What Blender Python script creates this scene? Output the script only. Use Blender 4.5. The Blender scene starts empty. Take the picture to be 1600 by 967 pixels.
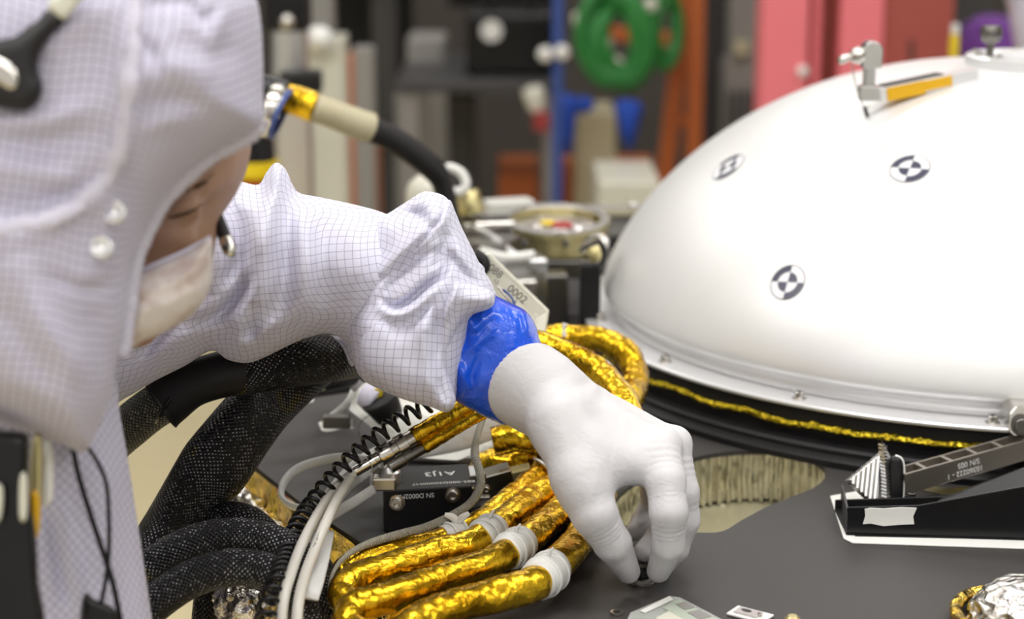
import bpy, bmesh, math, random
import numpy as np
from mathutils import Vector, Matrix
from mathutils.geometry import delaunay_2d_cdt
random.seed(7)
rng = np.random.RandomState(7)
sc = bpy.context.scene
COL = sc.collection
PI = math.pi

# ------------------------------------------------------------------ camera
F = 3000.0                       # focal length in pixels of the 1600 px wide frame
PITCH = math.radians(14.0)
CH = 0.5                         # camera height above the deck (deck top is z = 0)
CP, SP = math.cos(PITCH), math.sin(PITCH)
cam_d = bpy.data.cameras.new('camera')
cam = bpy.data.objects.new('camera', cam_d); COL.objects.link(cam)
cam.location = (0, 0, CH)
cam.rotation_euler = (PI/2 - PITCH, 0, 0)
cam_d.sensor_width = 36.0
cam_d.lens = F/1600*36.0
cam_d.clip_start = 0.02
cam_d.dof.use_dof = True
cam_d.dof.focus_distance = 1.34
cam_d.dof.aperture_fstop = 4.2
cam_d.dof.aperture_blades = 7
sc.camera = cam

# ------------------------------------------------------------------ world, lights, exposure
sc.view_settings.view_transform = 'Standard'
sc.view_settings.look = 'None'
sc.view_settings.gamma = 1.0
sc.view_settings.use_curve_mapping = False
sc.view_settings.exposure = 0.0
FLOOR_Z, CEIL_Z = -0.95, 2.3
world = bpy.data.worlds.new('world'); sc.world = world; world.use_nodes = True
world.node_tree.nodes['Background'].inputs[0].default_value = (0.9, 0.93, 1, 1)
world.node_tree.nodes['Background'].inputs[1].default_value = 0.15
LIGHT_W = 19.0
def area(name, loc, sx, sy, w, col=(1, 0.985, 0.97), rot=(0, 0, 0)):
    l = bpy.data.lights.new(name, 'AREA'); l.shape = 'RECTANGLE'; l.size = sx; l.size_y = sy
    l.energy = w; l.color = col
    o = bpy.data.objects.new(name, l); COL.objects.link(o); o.location = loc; o.rotation_euler = rot
    return o
LIGHTS = [(x, y) for y in (-1.0, 1.2, 3.4, 5.6) for x in (-1.9, 0.0, 1.9)]
for (x, y) in LIGHTS:
    area('ceiling_lamp', (x, y, CEIL_Z-0.07), 1.2, 0.55, LIGHT_W*(1.0 if y < 3 else 0.42))

# ------------------------------------------------------------------ helpers: pixels to places
def P(u, v, d):
    x = (u-800)/F*d; up = (483.5-v)/F*d
    return np.array([x, d*CP+up*SP, CH+up*CP-d*SP])
def G(u, v, z=0.0):
    """the point on the horizontal plane z seen at (u, v)"""
    x = (u-800)/F; up = (483.5-v)/F
    dz = up*CP-SP
    t = (z-CH)/dz
    return np.array([x*t, (CP+up*SP)*t, z])
def depth_of(p):
    return p[1]*CP-(p[2]-CH)*SP
VIEW = np.array([0, CP, -SP])     # optical axis

# ------------------------------------------------------------------ helpers: mesh
class MB:
    def __init__(s): s.v = []; s.f = []; s.uv = []; s.mi = []; s.n = 0
    def add(s, v, f, uv=None, mi=0):
        v = np.asarray(v, float).reshape(-1, 3)
        for i, q in enumerate(f):
            s.f.append(tuple(int(k)+s.n for k in q)); s.mi.append(mi)
            s.uv.append(uv[i] if uv is not None else [(0, 0)]*len(q))
        s.v.append(v); s.n += len(v)
        return s
def link(name, mb, mats, parent=None, smooth=True, bevel=0, origin=None, auto=None, sub=0):
    V = np.vstack(mb.v)
    if origin is None:
        lo, hi = V.min(0), V.max(0); origin = np.array([(lo[0]+hi[0])/2, (lo[1]+hi[1])/2, lo[2]])
    origin = np.asarray(origin, float)
    me = bpy.data.meshes.new(name)
    me.from_pydata((V-origin).tolist(), [], mb.f)
    if not isinstance(mats, (list, tuple)): mats = [mats]
    for m in mats: me.materials.append(m)
    me.polygons.foreach_set('material_index', mb.mi)
    uvl = me.uv_layers.new(name='UVMap')
    flat = [c for q in mb.uv for p in q for c in p]
    if len(flat) == 2*len(me.loops): uvl.data.foreach_set('uv', flat)
    me.polygons.foreach_set('use_smooth', [smooth]*len(me.polygons))
    me.validate(); me.update()
    if smooth and auto is not None:
        bm = bmesh.new(); bm.from_mesh(me)
        for e in bm.edges:
            if len(e.link_faces) == 2 and e.calc_face_angle(0) > math.radians(auto): e.smooth = False
        bm.to_mesh(me); bm.free()
    o = bpy.data.objects.new(name, me); COL.objects.link(o)
    if parent is not None:
        wp = Vector((0, 0, 0)); q = parent
        while q is not None: wp += q.location; q = q.parent
        o.parent = parent; o.location = Vector(origin)-wp
    else: o.location = origin
    if bevel:
        b = o.modifiers.new('bevel', 'BEVEL'); b.width = bevel; b.segments = 2; b.limit_method = 'ANGLE'; b.angle_limit = 0.6
    if sub:
        b = o.modifiers.new('sub', 'SUBSURF'); b.levels = sub; b.render_levels = sub
    return o
def tag(o, label, cat, group=None):
    o['label'] = label; o['category'] = cat
    if group: o['group'] = group
    return o
def thing(name, label, cat, loc, group=None):
    o = bpy.data.objects.new(name, None); COL.objects.link(o); o.location = Vector(np.asarray(loc, float)); o.empty_display_size = 0.02
    return tag(o, label, cat, group)
def struct(o): o['kind'] = 'structure'; return o

def frame_of(t, up=(0, 0, 1)):
    t = np.asarray(t, float); t = t/np.linalg.norm(t); up = np.asarray(up, float)
    a = np.cross(up, t)
    if np.linalg.norm(a) < 1e-6: a = np.cross((1, 0, 0), t)
    a /= np.linalg.norm(a); b = np.cross(t, a)
    return a, b, t
def box(c, s, R=None, mb=None, mi=0):
    mb = mb or MB(); c = np.asarray(c, float); s = np.asarray(s, float)/2
    v = np.array([[x, y, z] for x in (-1, 1) for y in (-1, 1) for z in (-1, 1)])*s
    if R is not None: v = v@np.asarray(R, float).T
    f = [(0, 1, 3, 2), (4, 6, 7, 5), (0, 4, 5, 1), (2, 3, 7, 6), (0, 2, 6, 4), (1, 5, 7, 3)]
    uv = [[(v[k][0]+v[k][1]*.7, v[k][2]+v[k][1]*.3) for k in q] for q in f]
    return mb.add(v+c, f, uv, mi)
def prism(poly, ext, mb=None, mi=0):
    mb = mb or MB(); p = np.asarray(poly, float); e = np.asarray(ext, float); n = len(p)
    nrm = np.zeros(3)
    for i in range(n): nrm += np.cross(p[i]-p[0], p[(i+1) % n]-p[0])
    if np.dot(nrm, e) > 0: p = p[::-1]
    v = np.vstack([p, p+e])
    f = [tuple(range(n)), tuple(range(2*n-1, n-1, -1))]+[(i, i+n, (i+1) % n+n, (i+1) % n) for i in range(n)]
    uv = [[(v[k][0], v[k][1]+v[k][2]) for k in q] for q in f]
    return mb.add(v, f, uv, mi)
def spline(pts, n=8, closed=False):
    p = np.asarray(pts, float); m = len(p); out = []
    for i in range(m if closed else m-1):
        if closed: a, b, c, d = p[i-1], p[i], p[(i+1) % m], p[(i+2) % m]
        else: a, b, c, d = p[max(i-1, 0)], p[i], p[i+1], p[min(i+2, m-1)]
        for k in range(n):
            t = k/n
            out.append(0.5*((2*b)+(c-a)*t+(2*a-5*b+4*c-d)*t*t+(3*b-a-3*c+d)*t**3))
    if not closed: out.append(p[-1])
    return np.array(out)
def tube(pts, rad, seg=16, sm=8, mb=None, mi=0, cap=True, disp=None, flat=None, closed=False, up=(0, 0, 1)):
    """tube through pts; rad number or list; disp(s, theta) adds to the radius; flat=(wide, thin) multipliers"""
    mb = mb or MB(); pts = np.asarray(pts, float)
    r = np.full(len(pts), float(rad)) if np.isscalar(rad) else np.asarray(rad, float)
    q = np.c_[pts, r]
    if sm > 1: q = spline(q, sm, closed)
    c, r = q[:, :3], q[:, 3]
    n = len(c)
    T = np.gradient(c, axis=0) if not closed else np.roll(c, -1, 0)-np.roll(c, 1, 0)
    T /= np.linalg.norm(T, axis=1)[:, None]+1e-12
    s = np.r_[0, np.cumsum(np.linalg.norm(np.diff(c, axis=0), axis=1))]
    a, b, _ = frame_of(T[0], up)
    A, B = [a], [b]
    for i in range(1, n):
        a = a-T[i]*np.dot(a, T[i]); a /= np.linalg.norm(a); b = np.cross(T[i], a); A.append(a); B.append(b)
    A, B = np.array(A), np.array(B)
    th = np.linspace(0, 2*PI, seg, endpoint=False)
    rr = r[:, None]*np.ones(seg)
    if disp is not None: rr = rr+disp(s[:, None]*np.ones(seg), th[None, :]*np.ones((n, 1)))
    fw, ft = flat or (1, 1)
    V = c[:, None]+rr[..., None]*(np.cos(th)[None, :, None]*A[:, None]*fw+np.sin(th)[None, :, None]*B[:, None]*ft)
    V = V.reshape(-1, 3); f = []; uv = []
    rm = float(r.mean())
    for i in range(n if closed else n-1):
        i2 = (i+1) % n
        for j in range(seg):
            j2 = (j+1) % seg
            f.append((i*seg+j, i*seg+j2, i2*seg+j2, i2*seg+j))
            t0, t1 = j*2*PI/seg*rm, (j+1)*2*PI/seg*rm
            s1 = s[i2] if i2 > i else s[i]+1e-3
            uv.append([(s[i], t0), (s[i], t1), (s1, t1), (s1, t0)])
    if cap and not closed:
        f.append(tuple(range(seg))[::-1]); uv.append([(0, 0)]*seg)
        f.append(tuple(range((n-1)*seg, n*seg))); uv.append([(0, 0)]*seg)
    return mb.add(V, f, uv, mi)
def lathe(prof, c=(0, 0, 0), axis=(0, 0, 1), seg=48, mb=None, mi=0, th0=0, th1=2*PI, up=(0, 1, 0)):
    mb = mb or MB(); prof = np.asarray(prof, float); c = np.asarray(c, float)
    a, b, t = frame_of(axis, up)
    full = abs(th1-th0-2*PI) < 1e-6
    th = np.linspace(th0, th1, seg, endpoint=not full); m = len(th); n = len(prof)
    V = c+prof[:, None, 0, None]*(np.cos(th)[None, :, None]*a+np.sin(th)[None, :, None]*b)+prof[:, None, 1, None]*t
    V = V.reshape(-1, 3); f = []; uv = []
    L = np.r_[0, np.cumsum(np.linalg.norm(np.diff(prof, axis=0), axis=1))]
    for i in range(n-1):
        for j in range(m if full else m-1):
            j2 = (j+1) % m
            f.append((i*m+j, i*m+j2, (i+1)*m+j2, (i+1)*m+j))
            uv.append([(L[i], j/m), (L[i], (j+1)/m), (L[i+1], (j+1)/m), (L[i+1], j/m)])
    return mb.add(V, f, uv, mi)
def cyl(p0, p1, r, seg=20, mb=None, mi=0, r2=None, ch=0.08):
    p0 = np.asarray(p0, float); p1 = np.asarray(p1, float); L = np.linalg.norm(p1-p0); r2 = r if r2 is None else r2
    k = min(r, r2)*ch
    return lathe([(0.0001, 0), (r-k, 0), (r, k), (r2, L-k), (r2-k, L), (0.0001, L)], p0, p1-p0, seg, mb, mi)
def wob(X, n=10, f=60.0, seed=1, p=1.0):
    """smooth pseudo noise on points X (.., k), about -1..1"""
    rs = np.random.RandomState(seed); X = np.asarray(X, float); out = 0; tot = 0
    for i in range(n):
        k = rs.randn(X.shape[-1]); k /= np.linalg.norm(k); q = f*(0.6+1.6*i/n); a = 1/(0.6+1.6*i/n)**p
        out = out+a*np.sin(X@k*q+rs.rand()*7); tot += a*a
    return out/math.sqrt(tot*0.5)/1.7

def seg_dist(X, Y, poly, closed=True):
    """distance, and position along the poly line 0..1"""
    poly = np.asarray(poly, float); m = len(poly); best = np.full(X.shape, 1e18); par = np.zeros(X.shape)
    for i in range(m if closed else m-1):
        a = poly[i]; b = poly[(i+1) % m]; d = b-a; L = d@d+1e-12
        t = np.clip(((X-a[0])*d[0]+(Y-a[1])*d[1])/L, 0, 1)
        q = (X-a[0]-t*d[0])**2+(Y-a[1]-t*d[1])**2
        k = q < best; best = np.where(k, q, best); par = np.where(k, (i+t)/(m-1 if not closed else m), par)
    return np.sqrt(best), par
def inside(X, Y, poly):
    poly = np.asarray(poly, float); m = len(poly); r = np.zeros(X.shape, bool)
    for i in range(m):
        a = poly[i]; b = poly[(i+1) % m]
        if a[1] == b[1]: continue
        k = ((a[1] > Y) != (b[1] > Y)) & (X < (b[0]-a[0])*(Y-a[1])/(b[1]-a[1])+a[0]); r ^= k
    return r
def blur(H, n):
    for _ in range(n):
        Q = np.pad(H, 1, mode='edge'); H = (Q[1:-1, 1:-1]*2+Q[:-2, 1:-1]+Q[2:, 1:-1]+Q[1:-1, :-2]+Q[1:-1, 2:])/6
    return H
def puff(outline, w0, Tf, Tb, D, folds=(), step=4.0, sm=6, mb=None, mi=0, rotuv=0.0, small=0.0, sf=0.06, seed=1, grad=(0, 0), wall=None, power=2.0, scaleuv=1.0):
    """A full, rounded solid whose outline is the given curve at distance w0 from the camera position:
    front bulges Tf metres, back Tb metres, rounded over D pixels; folds = (polyline, sigma, metres)."""
    mb = mb or MB()
    oc = spline(outline, sm, True) if sm > 1 else np.asarray(outline, float)
    out = [oc[0]]
    for q in oc[1:]:
        if np.linalg.norm(q-out[-1]) > step*0.7: out.append(q)
    if np.linalg.norm(out[-1]-out[0]) < step*0.5: out.pop()
    out = np.array(out)
    lo, hi = out.min(0)-step*2, out.max(0)+step*2
    xs = np.arange(lo[0], hi[0]+step, step); ys = np.arange(lo[1], hi[1]+step, step)
    X, Y = np.meshgrid(xs, ys)
    d, _ = seg_dist(X, Y, out); ins = inside(X, Y, out); d = np.where(ins, d, 0)
    k = 1-np.clip(d/D, 0, 1); prof = (1-k**power)**(1/power)
    prof = np.where(ins, blur(prof, 2), 0)
    Hf = Tf*prof; Hb = Tb*prof
    fold = np.zeros_like(Hf)
    for (pl, sg, am) in folds:
        pl = spline(pl, 5) if len(pl) > 2 else np.asarray(pl, float)
        dd, par = seg_dist(X, Y, pl, False)
        fold += am*np.exp(-dd**2/(2*sg*sg))*(0.25+0.75*np.sin(PI*np.clip(par, 0, 1))**0.7)
    if small: fold += small*wob(np.stack([X, Y], -1), 12, sf, seed)
    soft = np.clip(d/(D*0.35), 0, 1)
    Hf = Hf+fold*soft
    mpp = w0/F
    gy, gx = np.gradient(Hf, step*mpp)
    ex = (np.sqrt(1+np.clip(gx, -1.6, 1.6)**2)-1)*step*mpp; ey = (np.sqrt(1+np.clip(gy, -1.6, 1.6)**2)-1)*step*mpp
    ex, ey = blur(ex, 6), blur(ey, 6)
    cx, cy = ex.shape[1]//2, ey.shape[0]//2
    U = np.cumsum(ex, 1); U -= U[:, cx:cx+1]; Vv = np.cumsum(ey, 0); Vv -= Vv[cy:cy+1]
    U = blur(U, 4)+X*mpp; Vv = blur(Vv, 4)+Y*mpp
    cr, sr = math.cos(rotuv), math.sin(rotuv); U, Vv = (U*cr-Vv*sr)*scaleuv, (U*sr+Vv*cr)*scaleuv
    keep = ins & (d > step*0.55)
    ip = np.stack([X[keep], Y[keep]], -1)
    nb = len(out)
    allp = np.vstack([out, ip])
    r = delaunay_2d_cdt([Vector(p) for p in allp.tolist()], [(i, (i+1) % nb) for i in range(nb)], [], 1, 1e-4)
    pv = np.array([[p.x, p.y] for p in r[0]]); tris = [tuple(t) for t in r[2]]
    def smp(A):
        fx = np.clip((pv[:, 0]-xs[0])/step, 0, len(xs)-1.001); fy = np.clip((pv[:, 1]-ys[0])/step, 0, len(ys)-1.001)
        i, j = fx.astype(int), fy.astype(int); a, b = fx-i, fy-j
        return A[j, i]*(1-a)*(1-b)+A[j, i+1]*a*(1-b)+A[j+1, i]*(1-a)*b+A[j+1, i+1]*a*b
    bnd = np.zeros(len(pv), bool)
    for i, og in enumerate(r[3]):
        if any(o < nb for o in og): bnd[i] = True
    hf, hb, uu, vv = smp(Hf), smp(Hb), smp(U), smp(Vv)
    hf[bnd] = 0; hb[bnd] = 0
    base = w0+grad[0]*(pv[:, 0]-out[:, 0].mean())+grad[1]*(pv[:, 1]-out[:, 1].mean())
    def place(w):
        x = (pv[:, 0]-800)/F*w; up = (483.5-pv[:, 1])/F*w
        return np.stack([x, w*CP+up*SP, CH+up*CP-w*SP], -1)
    # keep the outline: move along the view ray
    A = place(base-hf); B = place(base+hb)
    idx = np.arange(len(pv)); bi = np.where(bnd, idx, idx+len(pv))
    f = []; uv = []
    for t in tris:
        a = pv[t[1]]-pv[t[0]]; b = pv[t[2]]-pv[t[0]]
        if a[0]*b[1]-a[1]*b[0] > 0: t = t[::-1]
        f.append(t); uv.append([(uu[k], vv[k]) for k in t])
        g = tuple(int(bi[k]) for k in t[::-1])
        if not all(bnd[k] for k in t): f.append(g); uv.append([(uu[k], vv[k]) for k in t[::-1]])
    return mb.add(np.vstack([A, B]), f, uv, mi)

# ------------------------------------------------------------------ implicit solids
def cone_d(X, a, b, ra, rb, rip=None):
    a = np.asarray(a, float); b = np.asarray(b, float); d = b-a; L = d@d
    t = np.clip(((X-a)@d)/L, 0, 1)
    r = ra+(rb-ra)*t
    if rip is not None: r = r+rip(t)
    return np.linalg.norm(X-a-t[..., None]*d, axis=-1)-r
def ell_d(X, c, r, R=None):
    q = X-np.asarray(c, float)
    if R is not None: q = q@np.asarray(R, float)
    r = np.asarray(r, float); k = np.linalg.norm(q/r, axis=-1)
    return (k-1)*r.min()
def smin(a, b, k):
    h = np.clip(0.5+0.5*(b-a)/k, 0, 1)
    return b*(1-h)+a*h-k*h*(1-h)
def smax(a, b, k): return -smin(-a, -b, k)
def surfnet(fn, lo, hi, h):
    lo = np.asarray(lo, float); n = np.ceil((np.asarray(hi)-lo)/h).astype(int)+1
    ax = [lo[i]+h*np.arange(n[i]) for i in range(3)]
    D = np.empty(n)
    for i in range(0, n[0], 16):
        g = np.stack(np.meshgrid(ax[0][i:i+16], ax[1], ax[2], indexing='ij'), -1); D[i:i+16] = fn(g)
    S = D < 0
    cnt = np.zeros(n-1); acc = np.zeros(tuple(n-1)+(3,))
    corners = [(i, j, k) for i in (0, 1) for j in (0, 1) for k in (0, 1)]
    def sl(c): return tuple(slice(c[q], n[q]-1+c[q]) for q in range(3))
    for c in corners:
        for q in range(3):
            if c[q] == 0:
                e = list(c); e[q] = 1
                a, b = D[sl(c)], D[sl(e)]; k = (a < 0) != (b < 0)
                t = np.where(k, a/np.where(k, a-b, 1), 0)
                p = [np.full(a.shape, float(x)) for x in c]; p[q] = t
                for z in range(3): acc[..., z] += np.where(k, p[z], 0)
                cnt += k
    act = cnt > 0; idx = -np.ones(n-1, int); idx[act] = np.arange(act.sum())
    ii = np.argwhere(act)
    V = lo+h*(ii+acc[act]/cnt[act][:, None])
    faces = []
    for q in range(3):
        a = [slice(0, n[z]) for z in range(3)]; b = list(a); a[q] = slice(0, n[q]-1); b[q] = slice(1, n[q])
        s0, s1 = S[tuple(a)], S[tuple(b)]
        w = np.argwhere(s0 != s1); o1, o2 = [z for z in range(3) if z != q]
        w = w[(w[:, o1] > 0) & (w[:, o2] > 0) & (w[:, o1] < n[o1]-1) & (w[:, o2] < n[o2]-1)]
        fl = s0[tuple(w.T)]
        def at(d1, d2):
            m = w.copy(); m[:, o1] -= d1; m[:, o2] -= d2; return idx[tuple(m.T)]
        Q = np.stack([at(1, 1), at(0, 1), at(0, 0), at(1, 0)], -1)
        if q == 1: fl = ~fl
        Q[~fl] = Q[~fl][:, ::-1]
        faces.append(Q)
    Q = np.vstack(faces); Q = Q[(Q >= 0).all(1)]
    return V, Q

# ------------------------------------------------------------------ materials
def mat(name, col=(0.8, 0.8, 0.8), rough=0.5, metal=0.0, **kw):
    m = bpy.data.materials.new(name); m.use_nodes = True
    b = m.node_tree.nodes['Principled BSDF']
    b.inputs['Base Color'].default_value = (*col, 1); b.inputs['Roughness'].default_value = rough; b.inputs['Metallic'].default_value = metal
    for k, v in kw.items(): b.inputs[k.replace('_', ' ')].default_value = v
    return m
class NT:
    def __init__(s, m): s.m = m; s.t = m.node_tree; s.b = s.t.nodes['Principled BSDF']
    def new(s, t, **kw):
        n = s.t.nodes.new(t)
        for k, v in kw.items(): setattr(n, k, v)
        return n
    def link(s, a, b): s.t.links.new(a, b)
    def math(s, op, a, b=None, c=None):
        n = s.new('ShaderNodeMath', operation=op)
        for i, x in enumerate((a, b, c)):
            if x is None: continue
            if isinstance(x, (int, float)): n.inputs[i].default_value = x
            else: s.link(x, n.inputs[i])
        return n.outputs[0]
    def mix(s, fac, a, b):
        n = s.new('ShaderNodeMix', data_type='RGBA')
        if isinstance(fac, (int, float)): n.inputs[0].default_value = fac
        else: s.link(fac, n.inputs[0])
        for i, x in ((6, a), (7, b)):
            if isinstance(x, tuple): n.inputs[i].default_value = (*x, 1)
            else: s.link(x, n.inputs[i])
        return n.outputs[2]
    def uv(s):
        n = s.new('ShaderNodeUVMap'); x = s.new('ShaderNodeSeparateXYZ'); s.link(n.outputs[0], x.inputs[0]); return x.outputs[0], x.outputs[1], n.outputs[0]
    def obj(s): return s.new('ShaderNodeTexCoord').outputs['Object']
    def noise(s, vec, scale, detail=4, rough=0.5, dist=0.0):
        n = s.new('ShaderNodeTexNoise'); s.link(vec, n.inputs['Vector']); n.inputs['Scale'].default_value = scale; n.inputs['Detail'].default_value = detail
        n.inputs['Roughness'].default_value = rough; n.inputs['Distortion'].default_value = dist; return n.outputs[0]
    def voro(s, vec, scale, feature='F1', rand=1.0):
        n = s.new('ShaderNodeTexVoronoi', feature=feature); s.link(vec, n.inputs['Vector']); n.inputs['Scale'].default_value = scale
        return n.outputs['Distance'] if feature != 'F1' else n.outputs['Distance'], n.outputs['Color'] if feature == 'F1' else None
    def ramp(s, fac, stops):
        n = s.new('ShaderNodeValToRGB'); s.link(fac, n.inputs[0]); e = n.color_ramp.elements
        for i, (p, c) in enumerate(stops):
            q = e[i] if i < 2 else e.new(p)
            q.position = p; q.color = (*c, 1) if isinstance(c, tuple) else (c, c, c, 1)
        return n.outputs[0]
    def bump(s, h, strength=0.5, dist=0.001, prev=None):
        n = s.new('ShaderNodeBump'); n.inputs['Strength'].default_value = strength; n.inputs['Distance'].default_value = dist
        s.link(h, n.inputs['Height'])
        if prev is not None: s.link(prev, n.inputs['Normal'])
        s.link(n.outputs[0], s.b.inputs['Normal']); return n.outputs[0]
    def line(s, x, pitch, width):
        f = s.math('FRACT', s.math('DIVIDE', x, pitch)); return s.math('LESS_THAN', f, width)
    def col(s, c): s.link(c, s.b.inputs['Base Color'])
    def rough(s, c): s.link(c, s.b.inputs['Roughness'])

def cloth_mat(name, base, line, pitch=0.0056, width=0.07, linemix=0.75):
    m = mat(name, base, 0.75, Sheen_Weight=0.15); n = NT(m); u, v, uvv = n.uv()
    w = n.noise(uvv, 30, 2); dx = n.math('MULTIPLY', n.math('SUBTRACT', w, 0.5), 0.0016)
    g = n.math('MAXIMUM', n.line(n.math('ADD', u, dx), pitch, width), n.line(n.math('SUBTRACT', v, dx), pitch, width))
    n.col(n.mix(n.math('MULTIPLY', g, linemix), base, line))
    h = n.noise(uvv, 90, 5, 0.6); n.bump(h, 0.25, 0.002)
    return m
def braid_mat(name, base=(0.012, 0.012, 0.013), glint=(0.42, 0.42, 0.44), p=0.0042, amber=0.0):
    m = mat(name, base, 0.34, Specular_IOR_Level=0.28); n = NT(m); u, v, uvv = n.uv()
    a = n.math('ADD', u, v); b = n.math('SUBTRACT', n.math('MULTIPLY', u, 1.0), v)
    A = n.math('ABSOLUTE', n.math('SINE', n.math('MULTIPLY', a, PI/p*1.0))); B = n.math('ABSOLUTE', n.math('SINE', n.math('MULTIPLY', b, PI/p)))
    h = n.math('MULTIPLY', A, B)
    nz = n.noise(uvv, 260, 3, 0.7); nz2 = n.noise(uvv, 22, 2)
    s = n.math('MULTIPLY', n.math('GREATER_THAN', h, 0.80), n.math('GREATER_THAN', n.math('ADD', nz, n.math('MULTIPLY', n.math('SUBTRACT', nz2, 0.5), 0.8)), 0.50))
    c = n.mix(s, base, glint)  # pale dots paint the weave's glints into the base colour
    if amber: c = n.mix(n.math('MULTIPLY', n.math('GREATER_THAN', nz2, 0.60), n.math('MULTIPLY', s, amber)), c, (0.55, 0.42, 0.05))
    n.col(c); n.bump(h, 0.8, 0.0012)
    return m
def foil_mat(name, col, dark, rough=0.16, sc_=55, bumpd=0.004, wrap=None, strength=0.9, metal=1.0):
    m = mat(name, col, rough, metal); n = NT(m); o = n.obj(); u, v, uvv = n.uv()
    big = n.noise(o, sc_, 4, 0.55, 1.2); d, c = n.voro(o, sc_*2.2)
    fine = n.noise(o, sc_*7, 3, 0.6)
    h = n.math('ADD', n.math('MULTIPLY', big, 0.6), n.math('ADD', n.math('MULTIPLY', d, 0.5), n.math('MULTIPLY', fine, 0.08)))
    if wrap:
        wv = n.math('ADD', n.math('ADD', u, n.math('MULTIPLY', v, 0.35)), n.math('MULTIPLY', big, wrap*0.5))
        wl = n.math('FRACT', n.math('DIVIDE', wv, wrap)); h = n.math('ADD', h, n.math('MULTIPLY', wl, 0.45))
    n.bump(h, strength, bumpd)
    t = n.noise(o, sc_*0.7, 5, 0.6)
    n.col(n.mix(n.ramp(t, [(0.35, 0.0), (0.62, 1.0)]), dark, col))
    n.rough(n.math('ADD', rough*0.7, n.math('MULTIPLY', fine, rough*0.8)))
    return m
def grain_mat(name, a, b, rough, metal=0.0, scale=40, bump=0.0, **kw):
    m = mat(name, a, rough, metal, **kw); n = NT(m); o = n.obj(); t = n.noise(o, scale, 5, 0.6)
    n.col(n.mix(t, a, b))
    if bump: n.bump(n.noise(o, scale*3, 4), 0.4, bump)
    return m

M = {}
M['floor'] = grain_mat('floor_paint', (0.66, 0.58, 0.36), (0.74, 0.65, 0.42), 0.35, scale=3)
M['wall'] = grain_mat('wall_paint', (0.72, 0.73, 0.74), (0.66, 0.67, 0.69), 0.7, scale=2)
M['wallback'] = grain_mat('wall_dark', (0.045, 0.04, 0.04), (0.07, 0.06, 0.055), 0.7, scale=2)
M['ceiling'] = grain_mat('ceiling_paint', (0.8, 0.8, 0.8), (0.74, 0.74, 0.75), 0.8, scale=2)
M['deck'] = grain_mat('deck_paint', (0.036, 0.034, 0.036), (0.050, 0.047, 0.046), 0.48, scale=9, bump=0.0003, Specular_IOR_Level=0.35)
M['dome'] = grain_mat('dome_anodised', (0.75, 0.75, 0.765), (0.79, 0.79, 0.80), 0.42, 0.35, scale=7)
M['flange'] = mat('flange_alloy', (0.80, 0.80, 0.82), 0.34, 0.55)
M['alu'] = grain_mat('bare_aluminium', (0.72, 0.72, 0.72), (0.60, 0.60, 0.61), 0.28, 1.0, scale=60)
M['steel'] = mat('steel', (0.60, 0.58, 0.55), 0.22, 1.0)
M['darksteel'] = mat('dark_steel', (0.20, 0.19, 0.18), 0.35, 1.0)
M['black'] = grain_mat('black_anodised', (0.008, 0.008, 0.009), (0.014, 0.013, 0.014), 0.45, scale=30, Specular_IOR_Level=0.25)
M['blackgloss'] = mat('black_plastic', (0.007, 0.007, 0.008), 0.24, Specular_IOR_Level=0.3)
M['rubber'] = mat('black_rubber', (0.013, 0.012, 0.013), 0.5, Specular_IOR_Level=0.3)
M['white'] = grain_mat('white_plate', (0.62, 0.62, 0.58), (0.70, 0.70, 0.66), 0.35, 0.0, scale=20)
M['whiteplastic'] = mat('white_plastic', (0.75, 0.75, 0.73), 0.4)
M['cream'] = grain_mat('cream_plate', (0.58, 0.57, 0.49), (0.66, 0.65, 0.56), 0.32, 0.0, scale=14)
M['tan'] = grain_mat('tan_sleeving', (0.44, 0.40, 0.27), (0.52, 0.47, 0.32), 0.4, scale=50)
M['ink'] = mat('black_ink', (0.03, 0.03, 0.035), 0.5)
M['whiteink'] = mat('white_ink', (0.8, 0.8, 0.8), 0.5)
M['decal'] = mat('decal_white', (0.80, 0.80, 0.84), 0.4)
M['decaldark'] = mat('decal_navy', (0.045, 0.047, 0.085), 0.35)
M['suit'] = cloth_mat('coverall_fabric', (0.65, 0.645, 0.78), (0.17, 0.16, 0.25), 0.0059, 0.07, 0.75)
M['hood'] = cloth_mat('hood_fabric', (0.54, 0.52, 0.65), (0.15, 0.13, 0.24), 0.0054, 0.13, 0.7)
M['coat'] = cloth_mat('coat_fabric', (0.54, 0.53, 0.67), (0.14, 0.12, 0.24), 0.0048, 0.11, 0.7)
M['hem'] = grain_mat('hem_fabric', (0.60, 0.58, 0.68), (0.50, 0.48, 0.60), 0.8, scale=150, bump=0.001)
M['kapton'] = foil_mat('amber_film', (0.88, 0.56, 0.03), (0.40, 0.22, 0.008), 0.24, 30, 0.0045, wrap=0.019, strength=0.7)
M['goldfoil'] = foil_mat('gold_foil', (0.90, 0.62, 0.10), (0.40, 0.26, 0.04), 0.14, 26, 0.010)
M['goldstrip'] = foil_mat('gold_crinkle', (0.95, 0.76, 0.05), (0.6, 0.42, 0.03), 0.2, 160, 0.004)
M['silverfoil'] = foil_mat('silver_foil', (0.86, 0.84, 0.84), (0.30, 0.27, 0.22), 0.13, 60, 0.008)
M['braid'] = braid_mat('black_braid', (0.006, 0.006, 0.007), (0.34, 0.34, 0.36), 0.0034, amber=0.8)
M['greybraid'] = braid_mat('grey_braid', (0.36, 0.34, 0.28), (0.66, 0.64, 0.56), 0.0018)
M['pink'] = grain_mat('pink_paint', (0.84, 0.19, 0.23), (0.87, 0.22, 0.26), 0.45, scale=3)
M['red'] = grain_mat('red_paint', (0.36, 0.075, 0.06), (0.40, 0.085, 0.07), 0.5, scale=3)
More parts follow.
